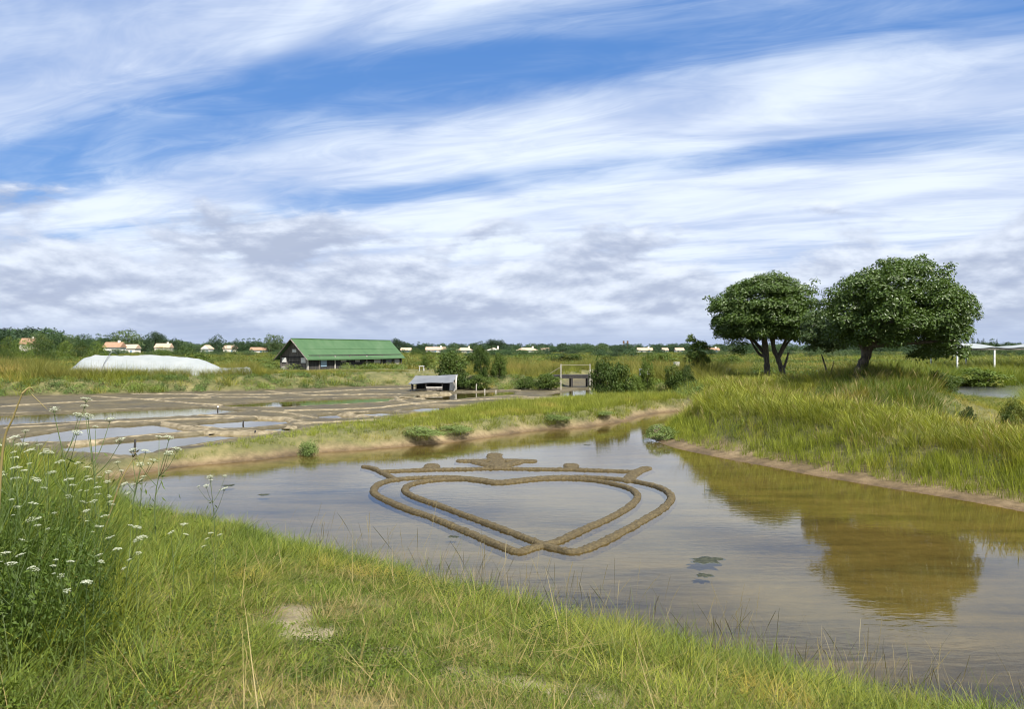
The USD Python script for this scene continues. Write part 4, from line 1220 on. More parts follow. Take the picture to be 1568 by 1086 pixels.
    for k in range(14):
        x0 = -1.95 + k * .28
        obj('deck_plank', box(x0, x0 + .25, -.6, .6, .10 + .006 * (k % 3), .16 + .006 * (k % 3)), M['dark_plank'], r)
    for y in (-.5, .5):
        obj('beam', box(-1.95, 1.95, y - .09, y + .09, -.12, .098), M['dark_plank'], r)
    for x in (-1.3, -.2, 1.2):
        for y in (-.5, .5):
            obj('pile', bar((x, y, -1.1), (x, y, -.1), .16), M['dark_plank'], r)
    obj('retaining_wall', box(-2.1, -1.5, -.75, .75, -1.1, -.13), M['dark_plank'], r)

    # long low plank bridge in front of the trees
    y0 = 71.0
    r = thing('plank_bridge', 'long low dark plank bridge behind the slender young tree', 'footbridge', ((1060 - 784) / F * y0, y0, 1.15), 0.0)
    for k in range(20):
        x0 = -2.9 + k * .3
        obj('deck_plank', box(x0, x0 + .27, -.55, .55, .36 + .008 * (k % 3), .42 + .008 * (k % 3)), M['dark_plank'], r)
    for y in (-.45, .45):
        obj('beam', box(-2.9, 3.1, y - .07, y + .07, .18, .355), M['dark_plank'], r)
    for x in (-2.5, -.8, 1.0, 2.8):
        obj('pile', bar((x, -.45, -.6), (x, -.45, .2), .13), M['dark_plank'], r)
    obj('end_post', bar((3.3, -.3, -.5), (3.3, -.3, .75), .1), M['plank'], r)

    # white canopy at the right edge
    y0 = 76.0
    x0 = (1478 - 784) / F * y0
    r = thing('white_canopy', 'low white sheet canopy on posts above the scrub at the right edge', 'canopy', (x0 - 1.0, y0, 1.1), 0.0)
    nx, ny = 40, 12
    X, Y = np.meshgrid(np.linspace(0, 13.5, nx), np.linspace(0, 5, ny), indexing='ij')
    Z = 2.62 + .55 * np.sin(np.pi * np.clip(Y / 5, 0, 1)) * (.55 + .45 * np.sin(X * .75 + .3)) + .05 * np.sin(X * 2.1) + .1 * (X / 13.5)
    top = np.stack([X, Y, Z], -1).reshape(-1, 3)
    i, j = np.meshgrid(np.arange(nx - 1), np.arange(ny - 1), indexing='ij')
    q = np.stack([i * ny + j, (i + 1) * ny + j, (i + 1) * ny + j + 1, i * ny + j + 1], -1).reshape(-1, 4)
    f = np.vstack([q[:, [0, 1, 2]], q[:, [0, 2, 3]]])
    n = len(top)
    obj('roof_sheet', tm(np.vstack([top, top - [0, 0, .05]]), np.vstack([f, f[:, ::-1] + n])), M['tarp'], r, smooth=True)
    for x in (.3, 3.9, 13.0):
        obj('post', bar((x, .12, -.3), (x, .12, 2.62), .12), M['white_paint'], r)
        obj('post', bar((x, 4.88, -.3), (x, 4.88, 2.62), .12), M['white_paint'], r)
    obj('eave_beam', box(0, 13.4, .04, .2, 2.45, 2.58), M['plank'], r)

    # small things on the marsh
    r = thing('garden_table', 'small pale blue table on the grass between barn and hut', 'table', ((645.5 - 784) / F * 78, 78, gz((645.5 - 784) / F * 78, 78)), .3, scale=.6)
    obj('tabletop', box(-.45, .45, -.3, .3, .98, 1.05), M['white_paint'], r)
    for sx in (-1, 1):
        for sy in (-1, 1):
            obj('leg', bar((sx * .4, sy * .25, -.1), (sx * .34, sy * .22, .98), .05), M['white_paint'], r)
    for px, py, y, w, lab in [(987, 568, 57, .30, 'white boxlike stone trough among the shrubs beside the footbridge'), (1036, 557, 82, .24, 'small white block standing in the scrub left of the slender tree')]:
        x = (px - 784) / F * y
        z = EYE - (py - 535) / F * y
        r = thing('white_block', lab, 'block', (x, y, z), .2)
        m = box(-w, w, -.2, .2, -.32, .12)
        m = m.subdivide().subdivide()
        m.vertices += (meshkit.noise(m.vertices * 4, 3)[:, None] - .5) * .08
        obj('body', m, M['white_wall'], r)
        obj('cap', box(-w * 1.08, w * 1.08, -.23, .23, .125, .16), M['white_paint'], r)
    # stakes
    stakes = [(729, 599, 'pale stake at the pan edge right of the hut'), (333, 628, 'short dark stake with a white head at the tip of a pan'), (206, 693, 'black stake at the near corner of the left pans'), (372, 649, 'short dark stake in the small bright pan'), (390, 665, 'dark peg on the clay wall beside the small bright pan'),
              (1113, 575, 'grey post at the right end of the plank bridge'), (742, 600, 'small white peg right of the pale stake'), (759, 600, 'second small peg right of the pale stake')]
    for px, py, lab in stakes:
        p = at(px, py, .34)
        z = gz(*p)
        dark = 'dark' in lab or 'black' in lab
        h = .28 if ('short' in lab or 'peg' in lab) else .55
        if py == 575: h, p = .9, np.array([(1113 - 784) / F * 66, 66.0]); z = gz(*p)
        if px == 453: h = .8
        r = thing('stake', lab, 'stake', (*p, z))
        obj('shaft', tube([(0, 0, -.3), (.01, 0, h * .5), (.02, .01, h)], [.04, .038, .03], 7), M['dark_plank'] if dark else M['pale_wood'], r)
        if 'white head' in lab or px == 453:
            obj('head', trimesh.creation.icosphere(2, .05).apply_translation([.02, .01, h + .02]), M['white_paint'], r)


site()


# ---------------------------------------------------------------- houses of the village
def house(px0, px1, top, y, roofm, wallm, label, chimney=True, hip=False, wide_pane=False, rz=None, ridge_along=True):
    """A low marsh house; top is the pixel row of the ridge."""
    w = (px1 - px0) / F * y
    x = ((px0 + px1) / 2 - 784) / F * y
    z0 = 1.0
    H = EYE - (top - 535) / F * y - z0
    H = max(H, 3.4)
    wall_h = H * .60
    depth = min(8.0, max(5.5, w * .6))
    rz = rz if rz is not None else 0.0
    root = thing('village_house', label, 'house', (x, y, z0), rz)
    obj('wall', box(-w / 2, w / 2, -depth / 2, depth / 2, -.6, wall_h), M[wallm], root)
    ov = .35
    if ridge_along:
        k = .32 * w if hip else -.0
        a, b = w / 2 + ov, depth / 2 + ov
        v = [(-a, -b, wall_h + .004), (a, -b, wall_h + .004), (a, b, wall_h + .004), (-a, b, wall_h + .004), (-a + k, 0, H), (a - k, 0, H)]
        f = [[0, 1, 5], [0, 5, 4], [2, 3, 4], [2, 4, 5], [1, 2, 5], [3, 0, 4], [0, 2, 1], [0, 3, 2]]
    else:
        a, b = w / 2 + ov, depth / 2 + ov
        v = [(-a, -b, wall_h + .004), (a, -b, wall_h + .004), (a, b, wall_h + .004), (-a, b, wall_h + .004), (0, -b, H), (0, b, H)]
        f = [[0, 1, 4], [2, 3, 5], [1, 2, 5], [1, 5, 4], [3, 0, 4], [3, 4, 5], [0, 2, 1], [0, 3, 2]]
    rf = obj('roof', tm(v, f), M[roofm], root)
    if not ridge_along:                       # plastered gable in front of the roof's end
        g = Polygon([(-w / 2, wall_h), (w / 2, wall_h), (0, wall_h + (H - wall_h) * .86)])
        m = trimesh.creation.extrude_polygon(g, .05, engine='earcut')
        m.apply_transform(np.array([[1, 0, 0, 0], [0, 0, -1, -b - .02], [0, 1, 0, 0], [0, 0, 0, 1]], float)); m.fix_normals()
        obj('gable', m, M[wallm], root)
    if chimney:
        obj('chimney', box(w * .22, w * .22 + .8, -.35, .35, H - 1.0, H + .7), M[wallm], rf)
    n = max(2, int(w / 3.2))
    for i in range(n):
        cx = -w / 2 + (i + .5) * w / n
        ww = 1.6 if wide_pane else .55
        if i == n // 2 and not wide_pane:
            obj('door', box(cx - .5, cx + .5, -depth / 2 - .05, -depth / 2 - .004, 0, min(2.1, wall_h - .2)), M['shutter'], root)
        else:
            fr = obj('window', box(cx - ww, cx + ww, -depth / 2 - .04, -depth / 2 - .003, .9, min(2.1, wall_h - .25)), M['white_paint'], root)
            obj('pane', box(cx - ww + .1, cx + ww - .1, -depth / 2 - .06, -depth / 2 - .043, 1.0, min(2.0, wall_h - .35)), M['glass'], fr)


HOUSES = [
    (34, 55, 518, 430, 'roof_tile', 'wall', 'orange roofed house half hidden by rounded bushes at far left', dict()),
    (163, 188, 524, 330, 'roof_tile', 'white_wall', 'white house with two dark panes above the left end of the heap', dict(wide_pane=True)),
    (188, 211, 527.5, 360, 'pale_tile', 'wall', 'long low cream house beside the white house with dark panes', dict(chimney=False)),
    (240, 262, 526, 420, 'pale_tile', 'wall', 'cream house among trees above the middle of the heap', dict()),
    (311, 324, 528.5, 380, 'pale_tile', 'white_wall', 'small white gable-end house between the heap and the barn', dict(ridge_along=False, chimney=False)),
    (344, 362, 529, 470, 'pale_tile', 'wall', 'low pale house behind the round dark tree', dict()),
    (385, 408, 532, 400, 'roof_tile', 'wall', 'low orange roofed house just left of the barn', dict(chimney=False)),
    (615, 629, 534, 390, 'pale_tile', 'white_wall', 'white house at the right end of the green roof', dict(chimney=False)),
    (653, 682, 531.5, 400, 'pale_tile', 'white_wall', 'long white house with a chimney above the hut', dict()),
    (699, 724, 532.5, 380, 'pale_tile', 'wall', 'pinkish roofed house left of the dome shaped tree', dict(hip=True)),
    (744, 768, 533.5, 380, 'pale_tile', 'white_wall', 'white square house right of the dome shaped tree', dict(ridge_along=False)),
    (790, 824, 534, 400, 'pale_tile', 'white_wall', 'widest white house right of the middle with a flat pale roof', dict(hip=True)),
    (829, 841, 538, 420, 'pale_tile', 'white_wall', 'tiny white house beside the widest white house', dict(chimney=False)),
    (976, 998, 535.5, 430, 'pale_tile', 'white_wall', 'bright white house left of the slender young tree', dict()),
    (1014, 1022, 536.5, 470, 'pale_tile', 'white_wall', 'tiny pale house nearest left of the slender young tree', dict(chimney=False)),
    (1034, 1046, 535.5, 450, 'pale_tile', 'white_wall', 'white house half behind the slender young tree', dict(chimney=False)),
    (1081, 1100, 536.5, 450, 'roof_tile', 'white_wall', 'white house under the left edge of the left round tree', dict()),
]
for px0, px1, top, y, rm, wm, lab, kw in HOUSES:
    house(px0, px1, top, y, rm, wm, lab, **kw)

for k, px in enumerate((955, 961)):
    y0 = 520.0
    r = thing('signal_mast', ('left' if k == 0 else 'right') + ' one of two thin masts with small tops on the horizon', 'mast', ((px - 784) / F * y0, y0, 1.0))
    obj('pole', bar((0, 0, 0), (0, 0, 6.5), .12), M['rust'], r)
    obj('top', box(-.55, .55, -.2, .2, 6.5, 8.2), M['rust'], r)
    obj('arm', bar((-.9, 0, 6.2), (.9, 0, 6.6), .12), M['rust'], r)


# ---------------------------------------------------------------- trees and shrubs
def clump_crown(clumps, n, size, seed, flat=0.55, up=0.35):
    """Leaves over a set of clumps (centre, radii): shells that face outwards and up."""
    rng = np.random.default_rng(seed)
    C = np.array([c for c, _ in clumps], float)
    R = np.array([r for _, r in clumps], float)
    area = (R[:, 0] * R[:, 1]) ** .95
    k = rng.choice(len(C), n, p=area / area.sum())
    d = rng.normal(0, 1, (n, 3))
    d[:, 2] = np.where(d[:, 2] < -.25, -d[:, 2] * rng.uniform(.2, 1, n), d[:, 2])
    d /= np.linalg.norm(d, axis=1, keepdims=True)
    s = 1 - .45 * rng.uniform(0, 1, n) ** 2
    p = C[k] + d * R[k] * s[:, None] + rng.normal(0, size * .35, (n, 3))
    nr = d / R[k] * R[k].mean(1, keepdims=True) + [0, 0, up] + rng.normal(0, .42, (n, 3))
    return leaves(p, nr, size, size * flat, seed + 1)


def dome_clumps(rx, ry, up, down, n, r, seed, layers=None, flat=.62, lean=0.0, hang=1.75):
    """Clumps over a dome that closes in below (and more inside it)."""
    rng = np.random.default_rng(seed)
    out = []
    g = (1 + 5 ** .5) / 2
    for i in range(n):
        t = (i + .5) / n
        zc = 1 - hang * t
        a = 2 * np.pi * i / g + rng.normal(0, .12)
        s = math.sqrt(max(0, 1 - abs(zc) ** 2.3))
        k = rng.uniform(.84, 1.03)
        z = zc * (up if zc > 0 else down)
        if layers:
            z = round(z / layers) * layers * .4 + z * .6
        q = r * rng.uniform(.6, 1.35)
        out.append(((rx * s * k * math.cos(a) + lean * z, ry * s * k * math.sin(a), z * k), (q, q, q * flat)))
    for i in range(n // 2):
        d = rng.normal(0, 1, 3); d /= np.linalg.norm(d)
        k = rng.uniform(.25, .72)
        q = r * rng.uniform(.8, 1.3)
        out.append(((rx * d[0] * k, ry * d[1] * k, (up if d[2] > 0 else down) * d[2] * k), (q, q, q * .8)))
    return out


def strays(clumps, n, size, seed):
    """Small sprays that stick out of a crown and break its outline."""
    rng = np.random.default_rng(seed)
    C = np.array([c for c, _ in clumps]); R = np.array([r for _, r in clumps])
    out = []
    far = np.argsort(-np.linalg.norm(C / C.std(0), axis=1))[:int(len(C) * .55)]
    for k in rng.choice(far, n):
        d = C[k] / np.linalg.norm(C[k]) + rng.normal(0, .35, 3)
        d /= np.linalg.norm(d)
        q = rng.uniform(*size)
        out.append((tuple(C[k] + d * R[k] * rng.uniform(.95, 1.3)), (q, q, q * .8)))
    return out


def shift(vf, d):
    return vf[0] + np.asarray(d, float), vf[1]


def big_tree(name, label, loc, trunks, crown_c, clumps, n, size, leafm, seed, limbs):
    root = thing(name, label, 'tree', loc)
    for pts, r0, r1 in trunks:
        c = curve(pts, 6)
        rr = np.linspace(r0, r1, len(c)) * (1 + .12 * np.sin(np.arange(len(c)) * 1.7))
        rr[0] *= 1.35
        tr = obj('trunk', tube(c, rr, 10), M['bark'], root, smooth=True)
    for pts, r0, r1 in limbs:
        c = curve(pts, 5)
        obj('limb', tube(c, np.linspace(r0, r1, len(c)), 7), M['bark'], root, smooth=True)
    v, f = clump_crown(clumps, n, size, seed)
    obj('crown', (v + np.asarray(crown_c), f), leafm, root)
    return root


def limb_set(start, targets, r0=.12, seed=0):
    rng = np.random.default_rng(seed)
    out = []
    for t in targets:
        s, t = np.array(start, float), np.array(t, float)
        mid = (s + t) / 2 + rng.normal(0, .15, 3) * np.linalg.norm(t - s)
        mid[2] += .1 * np.linalg.norm(t - s)
        out.append(([s, mid, t], r0, r0 * .25))
    return out


def trees():
    # right tree
    y = 32.4
    x = (1312 - 784) / F * y
    z = gz(x, y) - .05
    m = y / F
    cx = (1373 - 1312) * m
    cz = EYE + (535 - 492) * m - z
    cl = dome_clumps(94 * m, 98 * m, 81 * m, 54 * m, 140, .50, 11, flat=.8)
    cl += [((-104 * m, -.3, 40 * m), (.36, .4, .3)), ((-112 * m, .1, 24 * m), (.3, .35, .25)), ((86 * m, -.4, 34 * m), (.45, .4, .35)), ((98 * m, 0, -16 * m), (.45, .5, .4)), ((60 * m, -1.2, -54 * m), (.6, .6, .4)), ((30 * m, -1.2, -52 * m), (.55, .6, .35)), ((76 * m, -.8, -46 * m), (.5, .5, .4)), ((50 * m, .6, -56 * m), (.6, .6, .4)), ((-70 * m, -.6, -34 * m), (.5, .5, .45)), ((-88 * m, -.3, -20 * m), (.45, .45, .4)), ((30 * m, 0, 84 * m), (.7, .7, .35)), ((-10 * m, 0, 86 * m), (.6, .6, .3))]
    cl += strays(cl, 22, (.13, .26), 17)
    limbs = limb_set((.55, .05, 1.25), [(cx - 1.9, -.9, cz + .2), (cx - .6, -1.4, cz + 1.0), (cx + .8, -1.0, cz + .9), (cx + 2.0, -.6, cz - .3), (cx + 1.2, 1.0, cz + .6), (cx - 1.2, 1.1, cz + .8), (cx + 1.6, -1.6, cz - .8)], .13, 4)
    big_tree('broadleaf_tree', 'larger dome shaped tree on the grassy knoll, trunk leaning right', (x, y, z),
             [([(0, 0, -.2), (.18, 0, .35), (.42, .03, .85), (.62, .05, 1.45), (.8, .05, 2.2), (1.2, 0, 3.0)], .24, .09), ([(.4, .05, .8), (.25, .2, 1.4), (-.2, .3, 2.2), (-.6, .3, 2.9)], .15, .05)], (cx, 0, cz), cl, 70000, .125, M['tree_leaf'], 21, limbs)
    # left tree
    y = 59.0
    x = (1190 - 784) / F * y
    z = gz(x, y) - .05
    m = y / F
    cx = (1171 - 1190) * m
    cz = EYE + (535 - 494) * m - z
    cl = dome_clumps(70 * m, 68 * m, 63 * m, 36 * m, 150, .86, 31, layers=1.15, flat=.66)
    cl += [((-66 * m, 0, -10 * m), (.8, .8, .5)), ((-48 * m, -1, -34 * m), (.9, .8, .5)), ((-40 * m, 0, -46 * m), (.6, .6, .4)), ((55 * m, -.5, -28 * m), (.8, .8, .5)), ((0, -1, 64 * m), (1.2, 1.2, .45)), ((-24 * m, -1, 58 * m), (.9, .9, .4)), ((26 * m, -1, 58 * m), (.9, .9, .4))]
    cl += strays(cl, 22, (.2, .4), 18)
    limbs = limb_set((-.75, 0, 1.9), [(cx - 2.2, -1, cz + .4), (cx - .3, -1.6, cz + 1.5), (cx - 2.6, .6, cz - .5)], .16, 6) + limb_set((.05, 0, 1.7), [(cx + 2.2, -1, cz + .2), (cx + 1.2, 1, cz + 1.4), (cx + 2.8, .4, cz - .6)], .16, 7)
    big_tree('broadleaf_tree', 'smaller flat tiered round tree with two dark trunks left of the larger dome', (x, y, z),
             [([(-.78, 0, -.2), (-.76, 0, .8), (-.80, 0, 1.8), (-1.0, .1, 3.2), (-1.2, .1, 4.4)], .27, .11), ([(.62, 0, -.2), (.45, 0, .6), (.1, 0, 1.6), (-.25, .1, 2.6), (-.1, .1, 3.8)], .25, .1), ([(.38, 0, .75), (.62, .05, 1.3), (.9, .1, 2.2)], .13, .06)], (cx, 0, cz), cl, 66000, .20, M['tree_leaf'], 41, limbs)
    # pale small tree between them
    y = 36.5
    x = (1268 - 784) / F * y
    z = gz(x, y)
    m = y / F
    cz = EYE + (535 - 510) * m - z
    cl = dome_clumps(29 * m, 26 * m, 32 * m, 40 * m, 32, .34, 51, flat=.8)
    big_tree('small_tree', 'small pale leafed tree wedged between the two big round trees', (x, y, z), [([(.05, 0, -.2), (0, 0, .5), (-.12, 0, 1.1), (-.3, 0, 1.7)], .07, .03), ([(.15, 0, -.2), (.12, .05, .6), (.3, .05, 1.4)], .05, .02)], (-.18, 0, cz), cl, 9000, .125, M['tree_leaf_pale'], 61, [])
    # bush below the left tree's right side
    # slender tree
    y = 60.0
    x = (1066 - 784) / F * y
    z = gz(x, y)
    m = y / F
    cl = [((-4 * m, 0, 50 * m), (.42, .4, .35)), ((-7 * m, 0, 62 * m), (.4, .35, .3)), ((6 * m, 0, 56 * m), (.5, .4, .3)), ((14 * m, 0, 50 * m), (.35, .35, .25)), ((0, 0, 38 * m), (.75, .6, .5)), ((-10 * m, 0, 32 * m), (.5, .5, .4)), ((10 * m, 0, 30 * m), (.6, .5, .5)), ((2 * m, 0, 20 * m), (.75, .6, .45)), ((-8 * m, 0, 16 * m), (.5, .4, .35)), ((9 * m, 0, 12 * m), (.5, .4, .4)), ((-8 * m, 0, 68 * m), (.22, .2, .2))]
    big_tree('slender_tree', 'slender young tree with a thin ragged crown left of the round trees', (x, y, z), [([(.1, 0, -.2), (.12, 0, .9), (.05, 0, 1.9), (-.2, 0, 3.1)], .07, .02)], (0, 0, 0), cl, 5200, .15, M['shrub_leaf'], 71, limb_set((.1, 0, .9), [(-.5, .1, 1.9), (.6, 0, 1.8), (.4, 0, 2.6)], .03, 8))


trees()


def shrub_kind(name, seed, n, size, mat, h=1.0, w=1.0, k=34, stems=5):
    kd = kind_prim(name)
    rng = np.random.default_rng(seed)
    cl = []
    for i in range(k):
        a, rr = rng.uniform(0, 2 * np.pi), math.sqrt(rng.uniform()) * .8
        zz = h * (.10 + .80 * rng.uniform() * math.sqrt(max(.12, 1 - rr * rr)))
        q = w * rng.uniform(.18, .34)
        cl.append(((w * rr * math.cos(a) * .8, w * rr * math.sin(a) * .8, zz), (q, q, q * .85)))
    obj('leaf_mass', clump_crown(cl, n, size, seed), M[mat], kd)
    st = [tube(curve([(0.05 * math.cos(i), .05 * math.sin(i), -.15), (.2 * math.cos(i * 2.1), .2 * math.sin(i * 2.1), .35 * h), (.5 * w * math.cos(i * 2.1), .5 * w * math.sin(i * 2.1), .75 * h)], 4), np.linspace(.03, .01, 9), 5) for i in range(stems)]
    obj('stems', cat_meshes(st), M['bark'], kd)
    return kd


def cat_meshes(ms):
    return trimesh.util.concatenate(ms)


def shrubs():
    dark = [shrub_kind(f'dark_shrub{c}', 80 + i, 3200, .10, 'shrub_leaf', 1.0, 1.0) for i, c in enumerate(('', '_spreading', '_loose'))]
    pale = [shrub_kind(f'pale_shrub{c}', 90 + i, 3000, .075, 'pale_shrub_leaf', .8, 1.0) for i, c in enumerate(('', '_low'))]
    rng = np.random.default_rng(9)
    S = [  # px centre, py base, height px, width px, distance (None: ground), kind, label
        (925, 607, 52, 40, 52, 0, 'leftmost tall shrub of the clump at the pan corner right of the white posts'),
        (950, 607, 46, 40, 53, 1, 'broad dark shrub next right in the clump at the pan corner'),
        (971, 604, 30, 26, 54, 2, 'short shrub in the middle of the clump at the pan corner'),
        (990, 605, 42, 22, 56, 0, 'narrow upright shrub right of the white trough'),
        (1030, 601, 36, 30, 55, 1, 'very dark dense shrub at the foot of the slender tree'),
        (1050, 599, 30, 26, 56, 2, 'ragged brownish shrub right under the slender tree'),
        (690, 590, 42, 50, 68, 1, 'wide dark shrub spreading just behind the hut'),
        (655, 560, 24, 22, 92, 2, 'small round shrub behind the pale blue table'),
        (738, 582, 44, 24, 66, 0, 'upright shrub standing in pale reeds right of the hut'),
        (735, 556, 30, 36, 86, 1, 'taller shrub behind the upright shrub right of the hut'),
        (764, 584, 34, 22, 66, 2, 'lone dark shrub in golden reeds left of the footbridge'),
        (700, 598, 22, 44, 64, 2, 'low dark shrub against the right side of the hut'),
        (735, 598, 20, 40, 63, 0, 'low tangled shrub behind the pale stake'),
        (838, 592, 22, 40, 63, 1, 'dark shrub at the left foot of the gate frame'),
        (808, 596, 18, 30, 63, 2, 'small shrub midway between the pale stake and the gate frame'),
        (930, 552, 14, 26, 120, 1, 'low dark shrub behind the clump at the pan corner'),
        (870, 552, 16, 60, 118, 1, 'wide olive scrub patch behind the footbridge'),
        (1120, 560, 20, 40, 90, 2, 'scrubby bush under the left edge of the tiered tree'),
        (1010, 556, 20, 50, 100, 0, 'long olive scrub left of the slender tree'),
        (1395, 566, 30, 70, 40, 2, 'windblown bush under the right side of the dome tree'),
        (1440, 588, 36, 50, 33, 2, 'windblown leaning bush left of the small marsh pool'),
        (1350, 575, 26, 60, 36, 1, 'shrub at the foot of the leaning trunk'),
        (1500, 575, 26, 80, 64, 0, 'long green bush below the white canopy'),
        (1556, 634, 52, 44, 24, 0, 'very dark shrub cut by the right edge of the view'),
        (1482, 624, 34, 26, 25, 2, 'thin ragged shrub before the small marsh pool'),
        (1440, 545, 20, 60, 62, 1, 'dark bush behind the right edge of the dome tree'),
        (300, 552, 28, 50, 76, 1, 'dark shrub behind the right shoulder of the salt heap'),
        (100, 556, 14, 22, 62, 2, 'small green bush at the left toe of the salt heap'),
    ]
    for px, py, hp, wp, y, k, lab in S:
        x = (px - 784) / F * y
        z = min(gz(x, y), EYE - (py - 535) / F * y + .25)
        hh, ww = 1.12 * hp / F * y, 1.3 * wp / F * y / 1.9
        copy_of(dark[k], 'shrub', lab, 'shrub', (x, y, z - .05), rng.uniform(0, 6.28), (ww, ww, hh))
    P = [(472, 697, 26, 42, None, 0, 'round green tussock shrub on the left shore of the pond'),
         (1014, 672, 22, 66, None, 1, 'pale grey green shrub on the point of the right bank'),
         (640, 667, 12, 120, None, 1, 'long pale shrub on the dyke edge behind the crown'),
         (688, 664, 11, 90, None, 1, 'pale shrub hanging over the dyke edge'),
         (845, 643, 8, 70, None, 1, 'pale low shrub where the channel narrows'),
         (922, 634, 6, 60, None, 0, 'pale low shrub at the far end of the dyke')]
    for px, py, hp, wp, y, k, lab in P:
        g = hit(px, py)
        y = g[1]
        hh, ww = hp / F * y / .85, wp / F * y / 1.75
        copy_of(pale[k], 'pale_shrub', lab, 'shrub', (g[0], g[1], gz(*g) - .06), rng.uniform(0, 6.28), (ww, min(ww, .9), hh))


shrubs()


